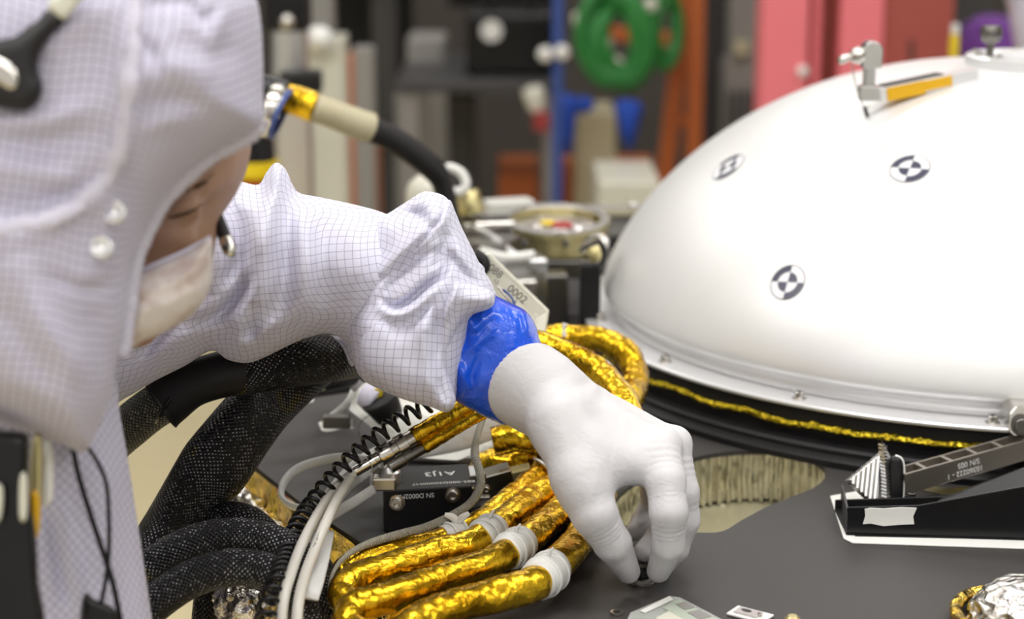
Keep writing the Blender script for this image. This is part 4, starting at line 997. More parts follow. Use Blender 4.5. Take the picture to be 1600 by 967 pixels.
# ring fitting pinched by the fingers
c = on(1003, 911, 0.0)
t = thing('ring_fitting', 'small silver ring fitting pinched between thumb and forefinger on the deck', 'fitting', c)
link('ring', lathe([(0.0045, 0.0), (0.0086, 0.0), (0.0091, 0.0006), (0.0091, 0.0018), (0.0080, 0.0023), (0.0080, 0.0031), (0.0089, 0.0036), (0.0089, 0.0046), (0.0076, 0.0052), (0.0056, 0.0048), (0.0050, 0.0040), (0.0045, 0.0)], c, seg=48), M['steel'], t, auto=40)
link('stud', lathe([(0.0001, 0.0), (0.0042, 0.0), (0.0042, 0.010), (0.0036, 0.0125), (0.0001, 0.0125)], c, seg=28), M['blackgloss'], t, auto=40)
# slotted white tabs
def tab(u, v, L, W, ang, lab, hole=(0.2, 0)):
    c = on(u, v); t = thing('mounting_tab', lab, 'tab', c)
    R = np.array([[math.cos(ang), -math.sin(ang), 0], [math.sin(ang), math.cos(ang), 0], [0, 0, 1]])
    pl_ = link('plate', box(c+[0, 0, 0.0008], (L, W, 0.0016), R), M['whiteplastic'], t, smooth=False, bevel=0.0006)
    pd_ = link('pad', box(c+R@np.array([-L*0.05, 0, 0.0021]), (L*0.62, W*0.66, 0.0012), R), M['alu'], t, smooth=False, bevel=0.0004)
    q = c+R@np.array([-L*0.12, W*0.05, 0.0028])
    link('slot', prism([q+R@np.array([math.cos(a)*L*0.14, math.sin(a)*W*0.10, 0]) for a in np.linspace(0, 2*PI, 16, endpoint=False)], (0, 0, 0.0003)), M['ink'], pl_, smooth=False)
    bolt(c+R@np.array([L*0.26, -W*0.02, 0.0024]), 0.0013, 0.0014, parent=pl_, name='screw')
    return t
tab(1236, 688, 0.024, 0.014, -0.45, 'small white slotted tab behind the oval opening, below the dome')
tab(1172, 962, 0.027, 0.016, -0.62, 'small white slotted tab at the bottom edge of the deck')
# clear film with pale green strips at the bottom
t = thing('clear_film_sheet', 'clear plastic film with grey and pale green strips at the bottom edge', 'film', on(1050, 955))
M['film'] = mat('clear_film', (0.7, 0.74, 0.7), 0.12, 0.0, Alpha=0.35); 
link('film', prism([on(u, v, 0.0012) for u, v in ((985, 958), (1046, 932), (1062, 934), (1160, 985), (1160, 1010), (960, 1010))], (0, 0, 0.0005)), M['film'], t, smooth=False)
link('pale_strip', prism([on(u, v, 0.0018) for u, v in ((1036, 950), (1060, 936), (1128, 972), (1110, 992))], (0, 0, 0.0004)), mat('pale_green', (0.40, 0.45, 0.38), 0.4), t, smooth=False)
for q in (((1056, 944), (1070, 940), (1086, 949), (1070, 953)), ((1074, 957), (1092, 953), (1112, 963), (1094, 968))):
    link('grey_patch', prism([on(u, v, 0.0023) for u, v in q], (0, 0, 0.0003)), M['grey'], t, smooth=False)
link('white_edge', prism([on(u, v, 0.0020) for u, v in ((1000, 955), (1046, 932), (1052, 937), (1008, 958))], (0, 0, 0.0005)), M['whiteplastic'], t, smooth=False)
link('pale_patch', prism([on(u, v, 0.0016) for u, v in ((1025, 966), (1048, 954), (1080, 975), (1040, 980))], (0, 0, 0.0005)), M['cream'], t, smooth=False)
c = on(964, 958); tag(link('small_washer', lathe([(0.0022, 0), (0.0044, 0), (0.0044, 0.0012), (0.0022, 0.0012), (0.0022, 0)], c, seg=28), M['steel'], auto=40), 'tiny silver washer left of the clear film', 'washer')
c = on(1238, 975); tag(link('brass_stud', lathe([(0.0001, 0), (0.005, 0), (0.005, 0.004), (0.003, 0.006), (0.0001, 0.006)], c, seg=28), M['brass'], auto=40), 'small brass stud at the bottom edge right of the white tab', 'stud')
# silver foil bowl at the right bottom corner
def crumple(c, r, seed, flat=0.6, seg=70, f=55, amp=0.12):
    mb = MB(); nu, nv = seg, seg//2; th = np.linspace(0, 2*PI, nu, endpoint=False); ph = np.linspace(0.02, PI-0.02, nv)
    X = np.stack([np.sin(ph)[:, None]*np.cos(th), np.sin(ph)[:, None]*np.sin(th), np.cos(ph)[:, None]*np.ones(nu)], -1)
    w = np.abs(wob(X, 10, 5.0, seed))+0.5*np.abs(wob(X, 10, 12, seed+1)); R = np.asarray(r, float)*(1+amp*(w[..., None]-0.5)*1.6)
    V = c+X*R*np.array([1, 1, flat]); V = V.reshape(-1, 3)
    f_ = [(i*nu+j, (i+1)*nu+j, (i+1)*nu+(j+1) % nu, i*nu+(j+1) % nu) for i in range(nv-1) for j in range(nu)]
    f_ += [tuple(range(nu)), tuple(range((nv-1)*nu, nv*nu))[::-1]]
    return mb.add(V, f_)
t = thing('foil_wrapped_port', 'round silver foil wrapped port with a gold rim at the bottom right corner', 'port', on(1600, 985))
cc_ = on(1608, 975); 
link('foil_body', crumple(cc_+[0, 0, 0.004], (0.040, 0.040, 0.03), 5, 0.8, 110, amp=0.06), M['silverfoil'], t)
link('gold_rim', tube([cc_+np.array([0.047*math.cos(a), 0.047*math.sin(a), 0.006]) for a in np.linspace(0, 2*PI, 40, endpoint=False)], 0.0042, 12, 3, closed=True, disp=lambda s, a: 0.0004*wob(np.stack([s, np.sin(a)*.002], -1), 8, 160, 3)), M['goldfoil'], t)

# ---- channel tray with white tape, ribbed wedge and arm
t = thing('black_channel_tray', 'long black channel tray with white tape on its front at the right edge', 'tray', on(1460, 830))
f0, f1 = on(1322, 838), on(1660, 848)
def up_to(p, v):   # raise the point p vertically until seen at row v
    up = (483.5-v)/F; return np.array([p[0], p[1], CH+(up*CP-SP)*(p[1]/(CP+up*SP))])
f1 = f0+(f1-f0)*1.0
fm = f0+(f1-f0)*0.33
front = [f0, f1, up_to(f1, 748), up_to(fm, 790), up_to(f0, 793)]
link('front_wall', prism(front, (0, 0.0022, 0)), M['blackgloss'], t, smooth=False, bevel=0.0006)
bk = np.array([0, 0.050, 0])
g0, g1 = f0+bk, f1+bk
link('rear_wall', prism([g0, g1, g1+[0, 0, 0.020], g0+[0, 0, 0.010]], (0, 0.002, 0)), M['black'], t, smooth=False, bevel=0.0005)
link('tray_floor', prism([f0+[0, 0, 0.0016], f1+[0, 0, 0.0016], g1+[0, 0, 0.0016], g0+[0, 0, 0.0016]], (0, 0, 0.0016)), M['black'], t, smooth=False)
link('tilted_cover', prism([up_to(fm, 790)+[0.01, 0.002, 0], up_to(f1, 748)+[0, 0.002, 0], up_to(f1, 748)+[0, 0.052, -0.002], up_to(fm, 790)+[0.03, 0.052, -0.012]], (0, 0, -0.0016)), M['black'], t, smooth=False)
fin = [on(1322, 838), on(1313, 790), up_to(on(1313, 790), 757), up_to(on(1322, 838), 800)]
link('end_fin', prism(fin, (0.0016, 0, 0)), M['greydark'], t, smooth=False)
tape = [up_to(f0+(f1-f0)*k, v) for k, v in ((0.080, 795), (0.105, 793), (0.17, 794), (0.245, 792), (0.320, 793), (0.305, 806), (0.312, 818), (0.24, 819), (0.17, 821), (0.11, 817), (0.075, 818), (0.084, 806))]
link('white_tape', prism([p-[0, 0.0012, 0] for p in tape], (0, 0.0010, 0)), M['whiteplastic'], t, smooth=False)
bp = [on(1297, 776), on(1342, 768), on(1362, 790), on(1600, 770), on(1720, 770), on(1720, 862), on(1332, 849), on(1318, 842)]
o = link('white_base_plate', prism([p-[0, 0, 0.0003] for p in bp], (0, 0, 0.0012)), M['whiteplastic'], t, smooth=False, bevel=0.0004)
link('dark_base_insert', prism([on(u, v, 0.0014) for u, v in ((1326, 786), (1362, 784), (1720, 774), (1720, 846), (1336, 838))], (0, 0, 0.0010)), M['black'], t, smooth=False)
o = link('reflective_strip', prism([on(u, v, 0.006) for u, v in ((1433, 765), (1456, 761), (1490, 762), (1580, 763), (1530, 770), (1500, 774), (1470, 774))], (0, 0, 0.0008)), M['alu'], None, smooth=False)
tag(o, 'bright thin metal strip lying behind the black channel tray', 'strip')

w = thing('ribbed_wedge_arm', 'grey metal arm with machined pockets and a ribbed triangular wedge head', 'tool', on(1400, 792))
dW = depth_of(on(1375, 795))-0.004
A_, B_, C_ = P(1326, 750, dW-0.008), P(1381, 704, dW+0.012), P(1372, 794, dW)
nrm = np.cross(B_-A_, C_-A_); nrm /= np.linalg.norm(nrm); nrm *= np.sign(nrm[1])
# ribs: stripes across the face parallel to the right edge
n_r = 7
wh = link('head_plate', prism([P(1381, 692, dW+0.012), P(1392, 716, dW+0.010), P(1393, 793, dW), P(1372, 794, dW), P(1376, 740, dW+0.006)], (0.0, 0.010, 0)), M['darksteel'], w, smooth=False)
for k in range(n_r):
    a0, a1 = (k+0.0)/n_r, (k+0.62)/n_r; b1 = (k+1)/n_r
    q = [A_+(B_-A_)*a0, A_+(B_-A_)*a1, A_+(C_-A_)*a1, A_+(C_-A_)*a0]
    q2 = [A_+(B_-A_)*a1, A_+(B_-A_)*b1, A_+(C_-A_)*b1, A_+(C_-A_)*a1]
    if k == 0: q = [A_, A_+(B_-A_)*a1, A_+(C_-A_)*a1]
    link('rib', prism([p-nrm*0.0012 for p in q], nrm*0.006), M['alu'], wh, smooth=False, bevel=0.0003)
    link('groove', prism(q2, nrm*0.0045), M['steel'], wh, smooth=False)
E_ = [P(1381, 692, dW+0.012), P(1392, 716, dW+0.010), P(1393, 793, dW), P(1372, 794, dW), P(1376, 740, dW+0.006)]
for k in range(19):
    s = k/18; p = P(1379+8*s if s < .5 else 1383+(s-.5)*4, 696+s*96, dW+0.010*(1-s)-0.0025)
    link('tooth', box(p, (0.0056, 0.004, 0.0016), np.stack(frame_of((0.3, 0.2, 1)), -1)), M['alu'], wh, smooth=False)
bl = puff([(1392, 714), (1402, 712), (1412, 720), (1414, 740), (1413, 775), (1408, 786), (1396, 790), (1388, 788), (1388, 730)], dW+0.006, 0.005, 0.008, 6, step=2.2)
link('backing_block', bl, M['blackgloss'], w)
link('white_gasket', tube([P(u, v, dW+0.004) for u, v in ((1399, 712), (1408, 716), (1412, 728), (1412, 755), (1410, 780), (1404, 789))], 0.0010, 8, 5), M['whiteplastic'], w)
# arm: a beam with pockets in its top face
M['titan'] = grain_mat('titanium', (0.30, 0.27, 0.24), (0.34, 0.31, 0.27), 0.35, 0.85, scale=30)
a0 = P(1415, 757, dW+0.002); a1 = P(1690, 679, dW+0.10-0.04)
ax_, ay_, az_ = frame_of(a1-a0)       # ax sideways, ay up-ish
if ax_[1] < 0: ax_ = -ax_
if ay_[2] < 0: ay_ = -ay_
La = np.linalg.norm(a1-a0); Wd, Hh = 0.016, 0.0165
def apt(s, w_, h_): return a0+az_*s+ax_*w_+ay_*h_
def abox(s0, s1, w0_, w1_, h0, h1, mb): box(apt((s0+s1)/2, (w0_+w1_)/2, (h0+h1)/2), (s1-s0, w1_-w0_, h1-h0), np.stack([az_, ax_, ay_], -1), mb)
mb = MB(); abox(0, La, 0, 0.0022, -Hh/2, Hh/2, mb); sw = link('side_web', mb, M['titan'], w, smooth=False, bevel=0.0004)
mb = MB(); abox(0, La, Wd-0.0018, Wd, -Hh/2, Hh/2, mb); link('rear_web', mb, M['titan'], w, smooth=False, bevel=0.0004)
mb = MB(); abox(0, La, 0.002, Wd-0.0016, -Hh/2, -Hh/2+0.009, mb); link('lower_web', mb, M['titan'], w, smooth=False)
for s in (0.0, 0.0185, 0.0420, 0.0655, 0.0890, 0.1125):
    mb = MB(); abox(s, s+0.0030, 0.002, Wd-0.0016, -Hh/2, Hh/2-0.0004, mb); link('cross_rib', mb, M['titan'], w, smooth=False)
def text(s, size, loc, xdir, ydir, m, parent, name='lettering', ext=0.0001):
    cu = bpy.data.curves.new('t', 'FONT'); cu.body = s; cu.size = size; cu.extrude = ext; cu.align_x = 'CENTER'; cu.align_y = 'CENTER'
    o = bpy.data.objects.new('t', cu); COL.objects.link(o); me = bpy.data.meshes.new_from_object(o)
    x = Vector(xdir).normalized(); z = x.cross(Vector(ydir)).normalized(); y = z.cross(x)
    R = Matrix((x, y, z)).transposed()
    V = [np.array(loc)+np.array(R@v.co) for v in me.vertices]; Fc = [tuple(p.vertices) for p in me.polygons]
    bpy.data.objects.remove(o); bpy.data.curves.remove(cu); bpy.data.meshes.remove(me)
    return link(name, MB().add(V, Fc), m, parent, smooth=False)
text('10360222 - 1', 0.0062, apt(0.054, -0.0003, -0.0035), -az_, -ay_, M['whiteink'], sw)
text('S/N 005', 0.0062, apt(0.0575, -0.0003, 0.0028), -az_, -ay_, M['whiteink'], sw)
c = P(1424, 771, dW+0.004); bolt(c-[0, 0, 0.004], 0.0034, 0.005, parent=w, name='foot_screw', m='darksteel')

# ================================================================== gold ring assembly and plates behind the arm
t = thing('gold_ring_assembly', 'shallow gold ring holding bright crumpled film, on a pale mechanism behind the sleeve', 'instrument', on(868, 430))
c = P(868, 343, 2.08); ax = np.array([0, -0.10, 1.0])
rr = 85*2.08/F
link('ring', lathe([(rr*0.86, -0.004), (rr*0.86, 0.000), (rr, 0.000), (rr, -0.005), (rr*0.965, -0.006), (rr*0.965, -0.026), (rr*0.86, -0.026), (rr*0.86, -0.004)], c, ax, 72), M['brass'], t, auto=35)
link('silver_rim', lathe([(rr*0.84, -0.001), (rr*0.84, 0.002), (rr*0.985, 0.002), (rr*0.985, -0.001)], c, ax, 72), M['steel'], t, auto=35)
link('film_lining', crumple(c-np.array([0, 0, 0.008]), (rr*0.82, rr*0.82, 0.012), 11, 0.6, 60), M['silverfoil'], t)
o = link('red_tag', crumple(c+np.array([0.006, -0.020, -0.002]), (0.012, 0.010, 0.004), 3, 0.8, 24), M['redcloth'], t)
o = link('yellow_tag', crumple(c+np.array([-0.008, -0.014, -0.001]), (0.009, 0.008, 0.004), 4, 0.8, 24), M['yellow'], t)
for u in (820, 884): link('latch', box(P(u, 381, 2.02), (0.006, 0.004, 0.008)), M['darksteel'], t, smooth=False, bevel=0.0005)
link('support_frame', box(P(880, 412, 2.07), (0.11, 0.06, 0.020)), M['darksteel'], t, smooth=False, bevel=0.002)
gz = P(880, 412, 2.07)
for dx in (-0.045, 0.045): link('support_leg', box((gz[0]+dx, gz[1], (gz[2]-0.01)/2), (0.014, 0.05, gz[2]-0.01)), M['darksteel'], t, smooth=False, bevel=0.001)
link('neck', cyl(gz+[-0.004, 0, 0.008], c-np.array([0, 0, 0.026]), 0.022, 24), M['alu'], t)
def standbox(u, v, d, sx, sy, sz, m, name, lab, cat, parent=None, bev=0.002, ang=0, to=0.0):
    """a box whose top front is seen at (u, v), standing on the deck"""
    p = P(u, v, d); top = p[2]; R = np.array([[math.cos(ang), -math.sin(ang), 0], [math.sin(ang), math.cos(ang), 0], [0, 0, 1]])
    h = sz if sz else top-to
    o = link(name, box((p[0], p[1], top-h/2), (sx, sy, h), R), M[m], parent, smooth=False, bevel=bev)
    return tag(o, lab, cat) if parent is None else o
t = thing('clamp_mechanism', 'pale and dark metal brackets and clamps left of the gold ring', 'mechanism', on(800, 420))
for (u, v, d, sx, sy, m, ang) in ((795, 312, 2.22, 0.055, 0.03, 'white', 0.3), (760, 342, 2.05, 0.055, 0.04, 'steel', 0.2), (768, 372, 2.0, 0.05, 0.05, 'darksteel', -0.4),
                                  (812, 402, 1.98, 0.052, 0.03, 'alu', 0.25), (735, 330, 2.1, 0.025, 0.03, 'darksteel', 0), (848, 425, 2.0, 0.05, 0.03, 'darksteel', 0.1), (792, 436, 1.95, 0.06, 0.02, 'steel', 0.1)):
    standbox(u, v, d, sx, sy, 0, m, 'bracket', '', '', t, ang=ang)
link('rod', tube(pp([(738, 352, 2.03), (770, 372, 2.0), (806, 400, 1.96)]), 0.004, 12, 4), M['alu'], t)
link('rod', tube(pp([(752, 392, 1.98), (790, 402, 1.96), (835, 398, 1.96)]), 0.005, 12, 4), M['whiteplastic'], t)
link('white_dome_cap', lathe([(0.024, -0.03), (0.024, 0.0), (0.021, 0.010), (0.012, 0.018), (0.0001, 0.021)], P(668, 300, 2.15), seg=30), M['cream'], t, auto=50)
link('clear_hook', tube(pp([(690, 268, 2.02), (704, 262, 2.02), (722, 272, 2.02), (728, 290, 2.02), (716, 300, 2.02), (700, 296, 2.02)]), 0.005, 12, 5), M['whiteplastic'], t)
link('dark_joint', crumple(P(712, 288, 2.05), (0.018, 0.014, 0.018), 9, 1, 30), M['greydark'], t)
link('knuckle', cyl(P(728, 300, 2.05), P(738, 335, 2.05), 0.014, 20), M['brass'], t)
t = thing('latch_hook', 'bright chromed hook with a black strap at the left rim of the dome', 'latch', on(928, 432))
link('hook', tube(pp([(908, 392, 1.85), (920, 380, 1.84), (936, 372, 1.83), (944, 378, 1.82), (940, 392, 1.82)]), [0.003, 0.006, 0.0055, 0.005, 0.004], 14, 5), M['steel'], t)
link('strap', tube(pp([(936, 376, 1.80), (944, 392, 1.80), (940, 412, 1.80), (928, 414, 1.80)]), 0.0026, 10, 5), M['blackgloss'], t)
link('roller', cyl(P(926, 386, 1.82), P(934, 408, 1.82), 0.007, 20), M['brass'], t)
standbox(922, 412, 1.84, 0.020, 0.02, 0, 'black', 'latch_base', '', '', t)
t = thing('rear_rail', 'brown edged dark rail at the back of the deck left of the dome', 'rail', on(990, 342))
link('rail_body', box(P(985, 345, 2.30), (0.11, 0.05, 0.03)), M['grey'], t, smooth=False, bevel=0.002)
link('brown_edge', box(P(980, 332, 2.27), (0.10, 0.006, 0.006)), M['tan'], t, smooth=False)
link('round_stud', cyl(P(990, 326, 2.28), P(990, 318, 2.28), 0.008, 20), M['alu'], t)
link('rail_foot', box((P(985, 345, 2.30)[0], P(985, 345, 2.30)[1], (P(985, 345, 2.30)[2]-0.014)/2), (0.10, 0.04, P(985, 345, 2.30)[2]-0.014)), M['greydark'], t, smooth=False)
# cream plate with stencilled marks, right of the sleeve
t = thing('cream_marked_plate', 'cream metal plate with stencilled marks standing behind the blue cuff', 'plate', on(820, 560))
pd = 1.52
pl = [P(750, 398, pd), P(764, 396, pd), P(857, 486, pd+0.01), P(846, 560, pd), P(740, 560, pd), P(720, 440, pd)]
pbd = link('plate_body', prism(pl, (0.001, 0.004, 0)), M['cream'], t, smooth=False, bevel=0.0012)
link('fold_line', prism([P(836, 489, pd-0.002), P(840, 492, pd-0.002), P(826, 548, pd-0.003), P(822, 546, pd-0.003)], (0, 0.001, 0)), M['white'], t, smooth=False)
xd = P(850, 480, pd)-P(764, 400, pd); yd = P(760, 398, pd)-P(735, 430, pd)
text('088', 0.0085, P(774, 424, pd-0.003), xd+np.array([0, 0, 0.004]), yd, M['ink'], pbd)
text('12', 0.0045, P(775, 440, pd-0.003), xd, yd, M['ink'], pbd)
text('0002', 0.0090, P(808, 460, pd-0.002), xd+np.array([0, 0, 0.004]), yd, M['ink'], pbd)
text('A', 0.0060, P(804, 473, pd-0.002), xd, yd, M['ink'], pbd)
link('wire_clip', tube(pp([(778, 448, pd-.012), (790, 462, pd-.014), (797, 476, pd-.014), (789, 480, pd-.013), (780, 470, pd-.012)]), 0.0011, 8, 5), M['steel'], t)
link('wire_clip', tube(pp([(786, 452, pd-.014), (799, 464, pd-.015), (804, 476, pd-.016)]), 0.0009, 8, 5), M['bluepaint'], t)
link('black_coil_end', tube(pp([(742, 398, pd), (752, 404, pd), (757, 414, pd), (752, 424, pd)]), 0.005, 12, 5), M['rubber'], t)
link('plate_foot', prism([on(745, 600), on(850, 600), on(850, 590), on(745, 590)], (0, 0, 0.004)), M['cream'], t, smooth=False)
link('plate_stem', box((P(800, 520, pd)[0], P(800, 520, pd)[1]+0.012, P(800, 545, pd)[2]/2), (0.03, 0.006, P(800, 540, pd)[2])), M['cream'], t, smooth=False)

# ================================================================== things under the sleeve
t = thing('white_bracket', 'white angled bracket plate with a black cone and round arc under the sleeve', 'bracket', on(600, 690))
bd = 1.56
link('angled_plate', prism([P(556, 598, bd+.04), P(566, 592, bd+.04), P(640, 600, bd+.03), P(690, 640, bd+.02), P(735, 640, bd+.02), P(800, 640, bd), P(770, 700, bd-.03), P(715, 720, bd-.03), P(660, 715, bd-.02), P(620, 700, bd-.02), P(545, 640, bd)], (0.0, 0.012, -0.002)), M['white'], t, smooth=False, bevel=0.0008)
link('clip_foot', prism([P(497, 660, bd+.02), P(508, 657, bd+.02), P(552, 655, bd+.01), P(552, 670, bd), P(510, 674, bd+.01), P(502, 673, bd+.01)], (0, 0.01, -0.003)), M['white'], t, smooth=False, bevel=0.0006)
link('clip_arm', tube(pp([(508, 657, bd+.01), (528, 643, bd+.01), (546, 625, bd+.015), (556, 600, bd+.03)]), 0.0028, 10, 5), M['whiteplastic'], t)
link('clip_rib', box(P(526, 658, bd), (0.022, 0.01, 0.010)), M['darksteel'], t, smooth=False, bevel=0.001)
link('steel_block', box(P(554, 597, bd+.01), (0.013, 0.01, 0.011), np.stack(frame_of((0.6, 0.1, 0.6)), -1)), M['steel'], t, smooth=False, bevel=0.0008)
link('lens_tube', tube(pp([(566, 616, bd-.01), (580, 622, bd-.012), (590, 628, bd-.014)]), [0.009, 0.012, 0.012], 24, 4), M['hem'], t)
link('yellow_edge', box(P(592, 614, bd-.02), (0.006, 0.003, 0.008)), M['yellow'], t, smooth=False)
link('black_cone', cyl(P(592, 622, bd-.022), P(610, 652, bd-.014), 0.0155, 26, r2=0.0115), M['black'], t)
arc = [P(594+34*math.cos(a)-0, 672-26*math.sin(a), bd-.020) for a in np.linspace(1.8, 3.9, 14)]
link('scribed_arc', tube(arc, 0.0003, 6, 2), M['ink'], t)
link('bracket_foot', prism([on(600, 718), on(760, 725), on(760, 708), on(610, 700)], (0, 0, 0.004)), M['white'], t, smooth=False)
t = thing('black_conduit', 'black rubber conduit with a tan sleeved rod under the forearm', 'conduit', on(500, 640))
link('dark_block', prism([P(490, 575, 1.66), P(560, 570, 1.66), P(560, 612, 1.66), P(490, 622, 1.66)], (0, 0.03, 0)), M['black'], t, smooth=False, bevel=0.001)
link('black_sleeve', tube(pp([(508, 602, 1.56), (530, 596, 1.56), (560, 588, 1.57), (600, 575, 1.58)]), [0.0055, 0.0062, 0.0065, 0.0065], 14, 5), M['rubber'], t)
link('tan_rod', tube(pp([(438, 619, 1.54), (470, 611, 1.55), (510, 601, 1.56)]), 0.0042, 14, 5), M['tan'], t)
link('dark_tip', tube(pp([(424, 624, 1.54), (440, 619, 1.54)]), [0.002, 0.0040], 12, 3), M['rubber'], t)
o = tag(link('pale_plate', prism([P(432, 628, 1.58), P(446, 592, 1.60), P(488, 582, 1.62), P(490, 628, 1.60), P(440, 638, 1.58)], (0, 0.004, 0)), M['white'], smooth=False, bevel=0.0005), 'thin pale plate standing behind the tan rod', 'plate')

# ---- black connector box
t = thing('connector_box', 'black connector box with white lettering and two silver bolts', 'connector', on(665, 812))
cd = 1.42
def bxp(u, v, z): return G(u, v, z)
h_b = 0.030
FL, FR = on(600, 832), on(738, 824)
FLt, FRt = up_to(FL, 772), up_to(FR, 757)
ztop = (FLt[2]+FRt[2])/2; FLt[2] = ztop; FRt[2] = ztop
dB = np.array([-0.004, 0.052, 0])
V_ = [FL, FR, FR+dB, FL+dB]; mb = MB()
prism([p+[0, 0, 0.0003] for p in V_], (0, 0, ztop), mb); cbx = link('housing', mb, M['black'], t, smooth=False, bevel=0.0012)
for (u, v) in ((621, 785), (708, 773)):
    k = (u-600)/(738-600); p = FL+(FR-FL)*k; p = up_to(p, v); bolt(p-[0, 0.0002, 0], 0.0040, 0.005, (0, -1, 0.05), cbx)
xdir = FR-FL
text('A1J3', 0.0125, (FLt+FRt)/2+dB*0.62+[0.010, 0, 0.0011], -xdir, -dB, M['whiteink'], cbx)
text('E05-000DE0000M7', 0.0060, (FLt+FRt)/2+dB*0.22+[0.012, 0, 0.0011], -xdir, -dB, M['whiteink'], cbx)
text('SN D0002M7', 0.0050, FLt+(FRt-FLt)*0.36+[0, -0.0008, -0.0042], -xdir, np.array([0, 0, -1.0]), M['whiteink'], cbx)
cb = FLt+dB*0.45+[0.002, 0, 0.002]
link('silver_boss', lathe([(0.012, -0.004), (0.011, 0.006), (0.006, 0.010), (0.006, 0.017), (0.0001, 0.018)], cb, seg=24), M['alu'], t, auto=40)
mb = MB(); box(FLt+dB*0.12+[0.001, 0, 0.005], (0.018, 0.012, 0.010), mb=mb); link('clear_bracket', mb, M['steel'], t, smooth=False, bevel=0.0015)
t2 = thing('metal_connector', 'stepped silver connector plugged into the right side of the black box', 'connector', on(770, 800))
def conn(a, b, w, h, m, name):
    a = np.asarray(a); b = np.asarray(b); d = b-a; fx, fy, fz = frame_of(d); return link(name, box((a+b)/2, (w, h, np.linalg.norm(d)), np.stack([fx, fy, fz], -1)), M[m], t2, smooth=False, bevel=0.001)
q0 = P(728, 762, 1.455); q1 = P(757, 757, 1.458); q2 = P(800, 745, 1.46); q3 = P(830, 738, 1.46)
conn(q0, q1, 0.022, 0.026, 'alu', 'shell'); conn(q1, q2, 0.020, 0.019, 'steel', 'backshell'); conn(q2, q3, 0.014, 0.012, 'brass', 'cable_entry')
for (u, v) in ((736, 764), (760, 764)): bolt(P(u, v, 1.432), 0.0024, 0.004, (0, -1, 0.1), t2, name='screw')
link('retainer', box(P(745, 782, 1.437), (0.020, 0.006, 0.008)), M['alu'], t2, smooth=False, bevel=0.0008)
link('lower_stub', cyl(P(740, 808, 1.43), P(772, 802, 1.43), 0.006, 18), M['darksteel'], t2)

# ================================================================== cables
# gold wrapped bundle on the deck: (pixel u, v, height) -> the deck point
def dk(l): return [G(u, v, z) for (u, v, z) in l]
def wrap_disp(amp, seed, pitch=0.012):
    def f(s, t):
        ph = (s+0.0035*np.cos(t+seed))/pitch; fr = ph-np.floor(ph)
        w = wob(np.stack([s*1.0, np.cos(t)*0.010, np.sin(t)*0.010], -1), 12, 230, seed)
        w2 = wob(np.stack([s*1.0, np.cos(t)*0.010, np.sin(t)*0.010], -1), 12, 600, seed+9)
        return amp*(0.55*fr+0.75*w+0.35*w2)
    return f
bundle = [
 ('thin gold wrapped cable at the back of the tied bundle', [(560, 905, .012), (536, 893, .014), (560, 875, .017), (620, 858, .020), (680, 845, .022), (730, 826, .024), (775, 795, .026), (815, 762, .028), (846, 735, .03), (850, 700, .034), (838, 690, .03)], 0.0078),
 ('second gold wrapped cable of the bundle with its bent end', [(575, 955, .010), (538, 935, .012), (552, 905, .018), (610, 885, .020), (680, 865, .022), (740, 848, .024), (790, 812, .026), (835, 778, .026), (872, 752, .026), (905, 720, .024)], 0.0100),
 ('third gold wrapped cable in the middle of the bundle', [(620, 1005, .010), (552, 985, .012), (552, 952, .018), (620, 930, .022), (700, 900, .024), (765, 878, .026), (820, 845, .026), (866, 806, .026), (905, 770, .024), (940, 740, .022)], 0.0102),
 ('front gold wrapped cable of the bundle, the thickest', [(640, 1040, .012), (610, 1010, .014), (640, 978, .018), (710, 948, .020), (780, 928, .022), (836, 910, .022), (880, 872, .022), (908, 838, .020), (925, 800, .018), (940, 770, .014)], 0.0112),
 ('gold wrapped cable half hidden between the others of the bundle', [(600, 950, .006), (650, 935, .008), (720, 905, .008), (790, 870, .008), (850, 830, .008), (890, 795, .008), (905, 775, .008)], 0.0085),
]
for i, (lab, l, r) in enumerate(bundle):
    tag(link('gold_wrapped_cable', tube(dk(l), r, 26, 16, disp=wrap_disp(r*0.085, 20+i)), M['kapton']), lab, 'cable')
tag(link('gold_wrapped_cable', tube(pp([(800, 560, 1.62), (850, 531, 1.62), (900, 528, 1.62), (945, 533, 1.61), (978, 553, 1.60), (992, 582, 1.59), (988, 610, 1.57), (975, 640, 1.54), (960, 690, 1.50)]), 0.0112, 26, 14, disp=wrap_disp(0.0009, 31)), M['kapton']), 'gold wrapped cable looping beside the dome, outer loop', 'cable')
tag(link('gold_wrapped_cable', tube([P(*q) for q in ((800, 528, 1.50), (850, 540, 1.50), (900, 558, 1.49), (940, 584, 1.48), (968, 618, 1.46), (984, 655, 1.44), (980, 700, 1.42))], 0.0105, 26, 14, disp=wrap_disp(0.0009, 33)), M['kapton']), 'gold wrapped cable arching above the glove, inner loop', 'cable')
tag(link('gold_wrapped_cable', tube([P(*q) for q in ((770, 690, 1.46), (805, 684, 1.46), (845, 690, 1.46), (890, 700, 1.45))], 0.011, 26, 14, disp=wrap_disp(0.0009, 35)), M['kapton']), 'short gold wrapped cable under the glove cuff', 'cable')
tag(link('gold_foil_patch', crumple(P(800, 735, 1.50), (0.035, 0.02, 0.02), 15, 1.0, 50), M['kapton']), 'crumpled gold foil behind the silver connector', 'foil')
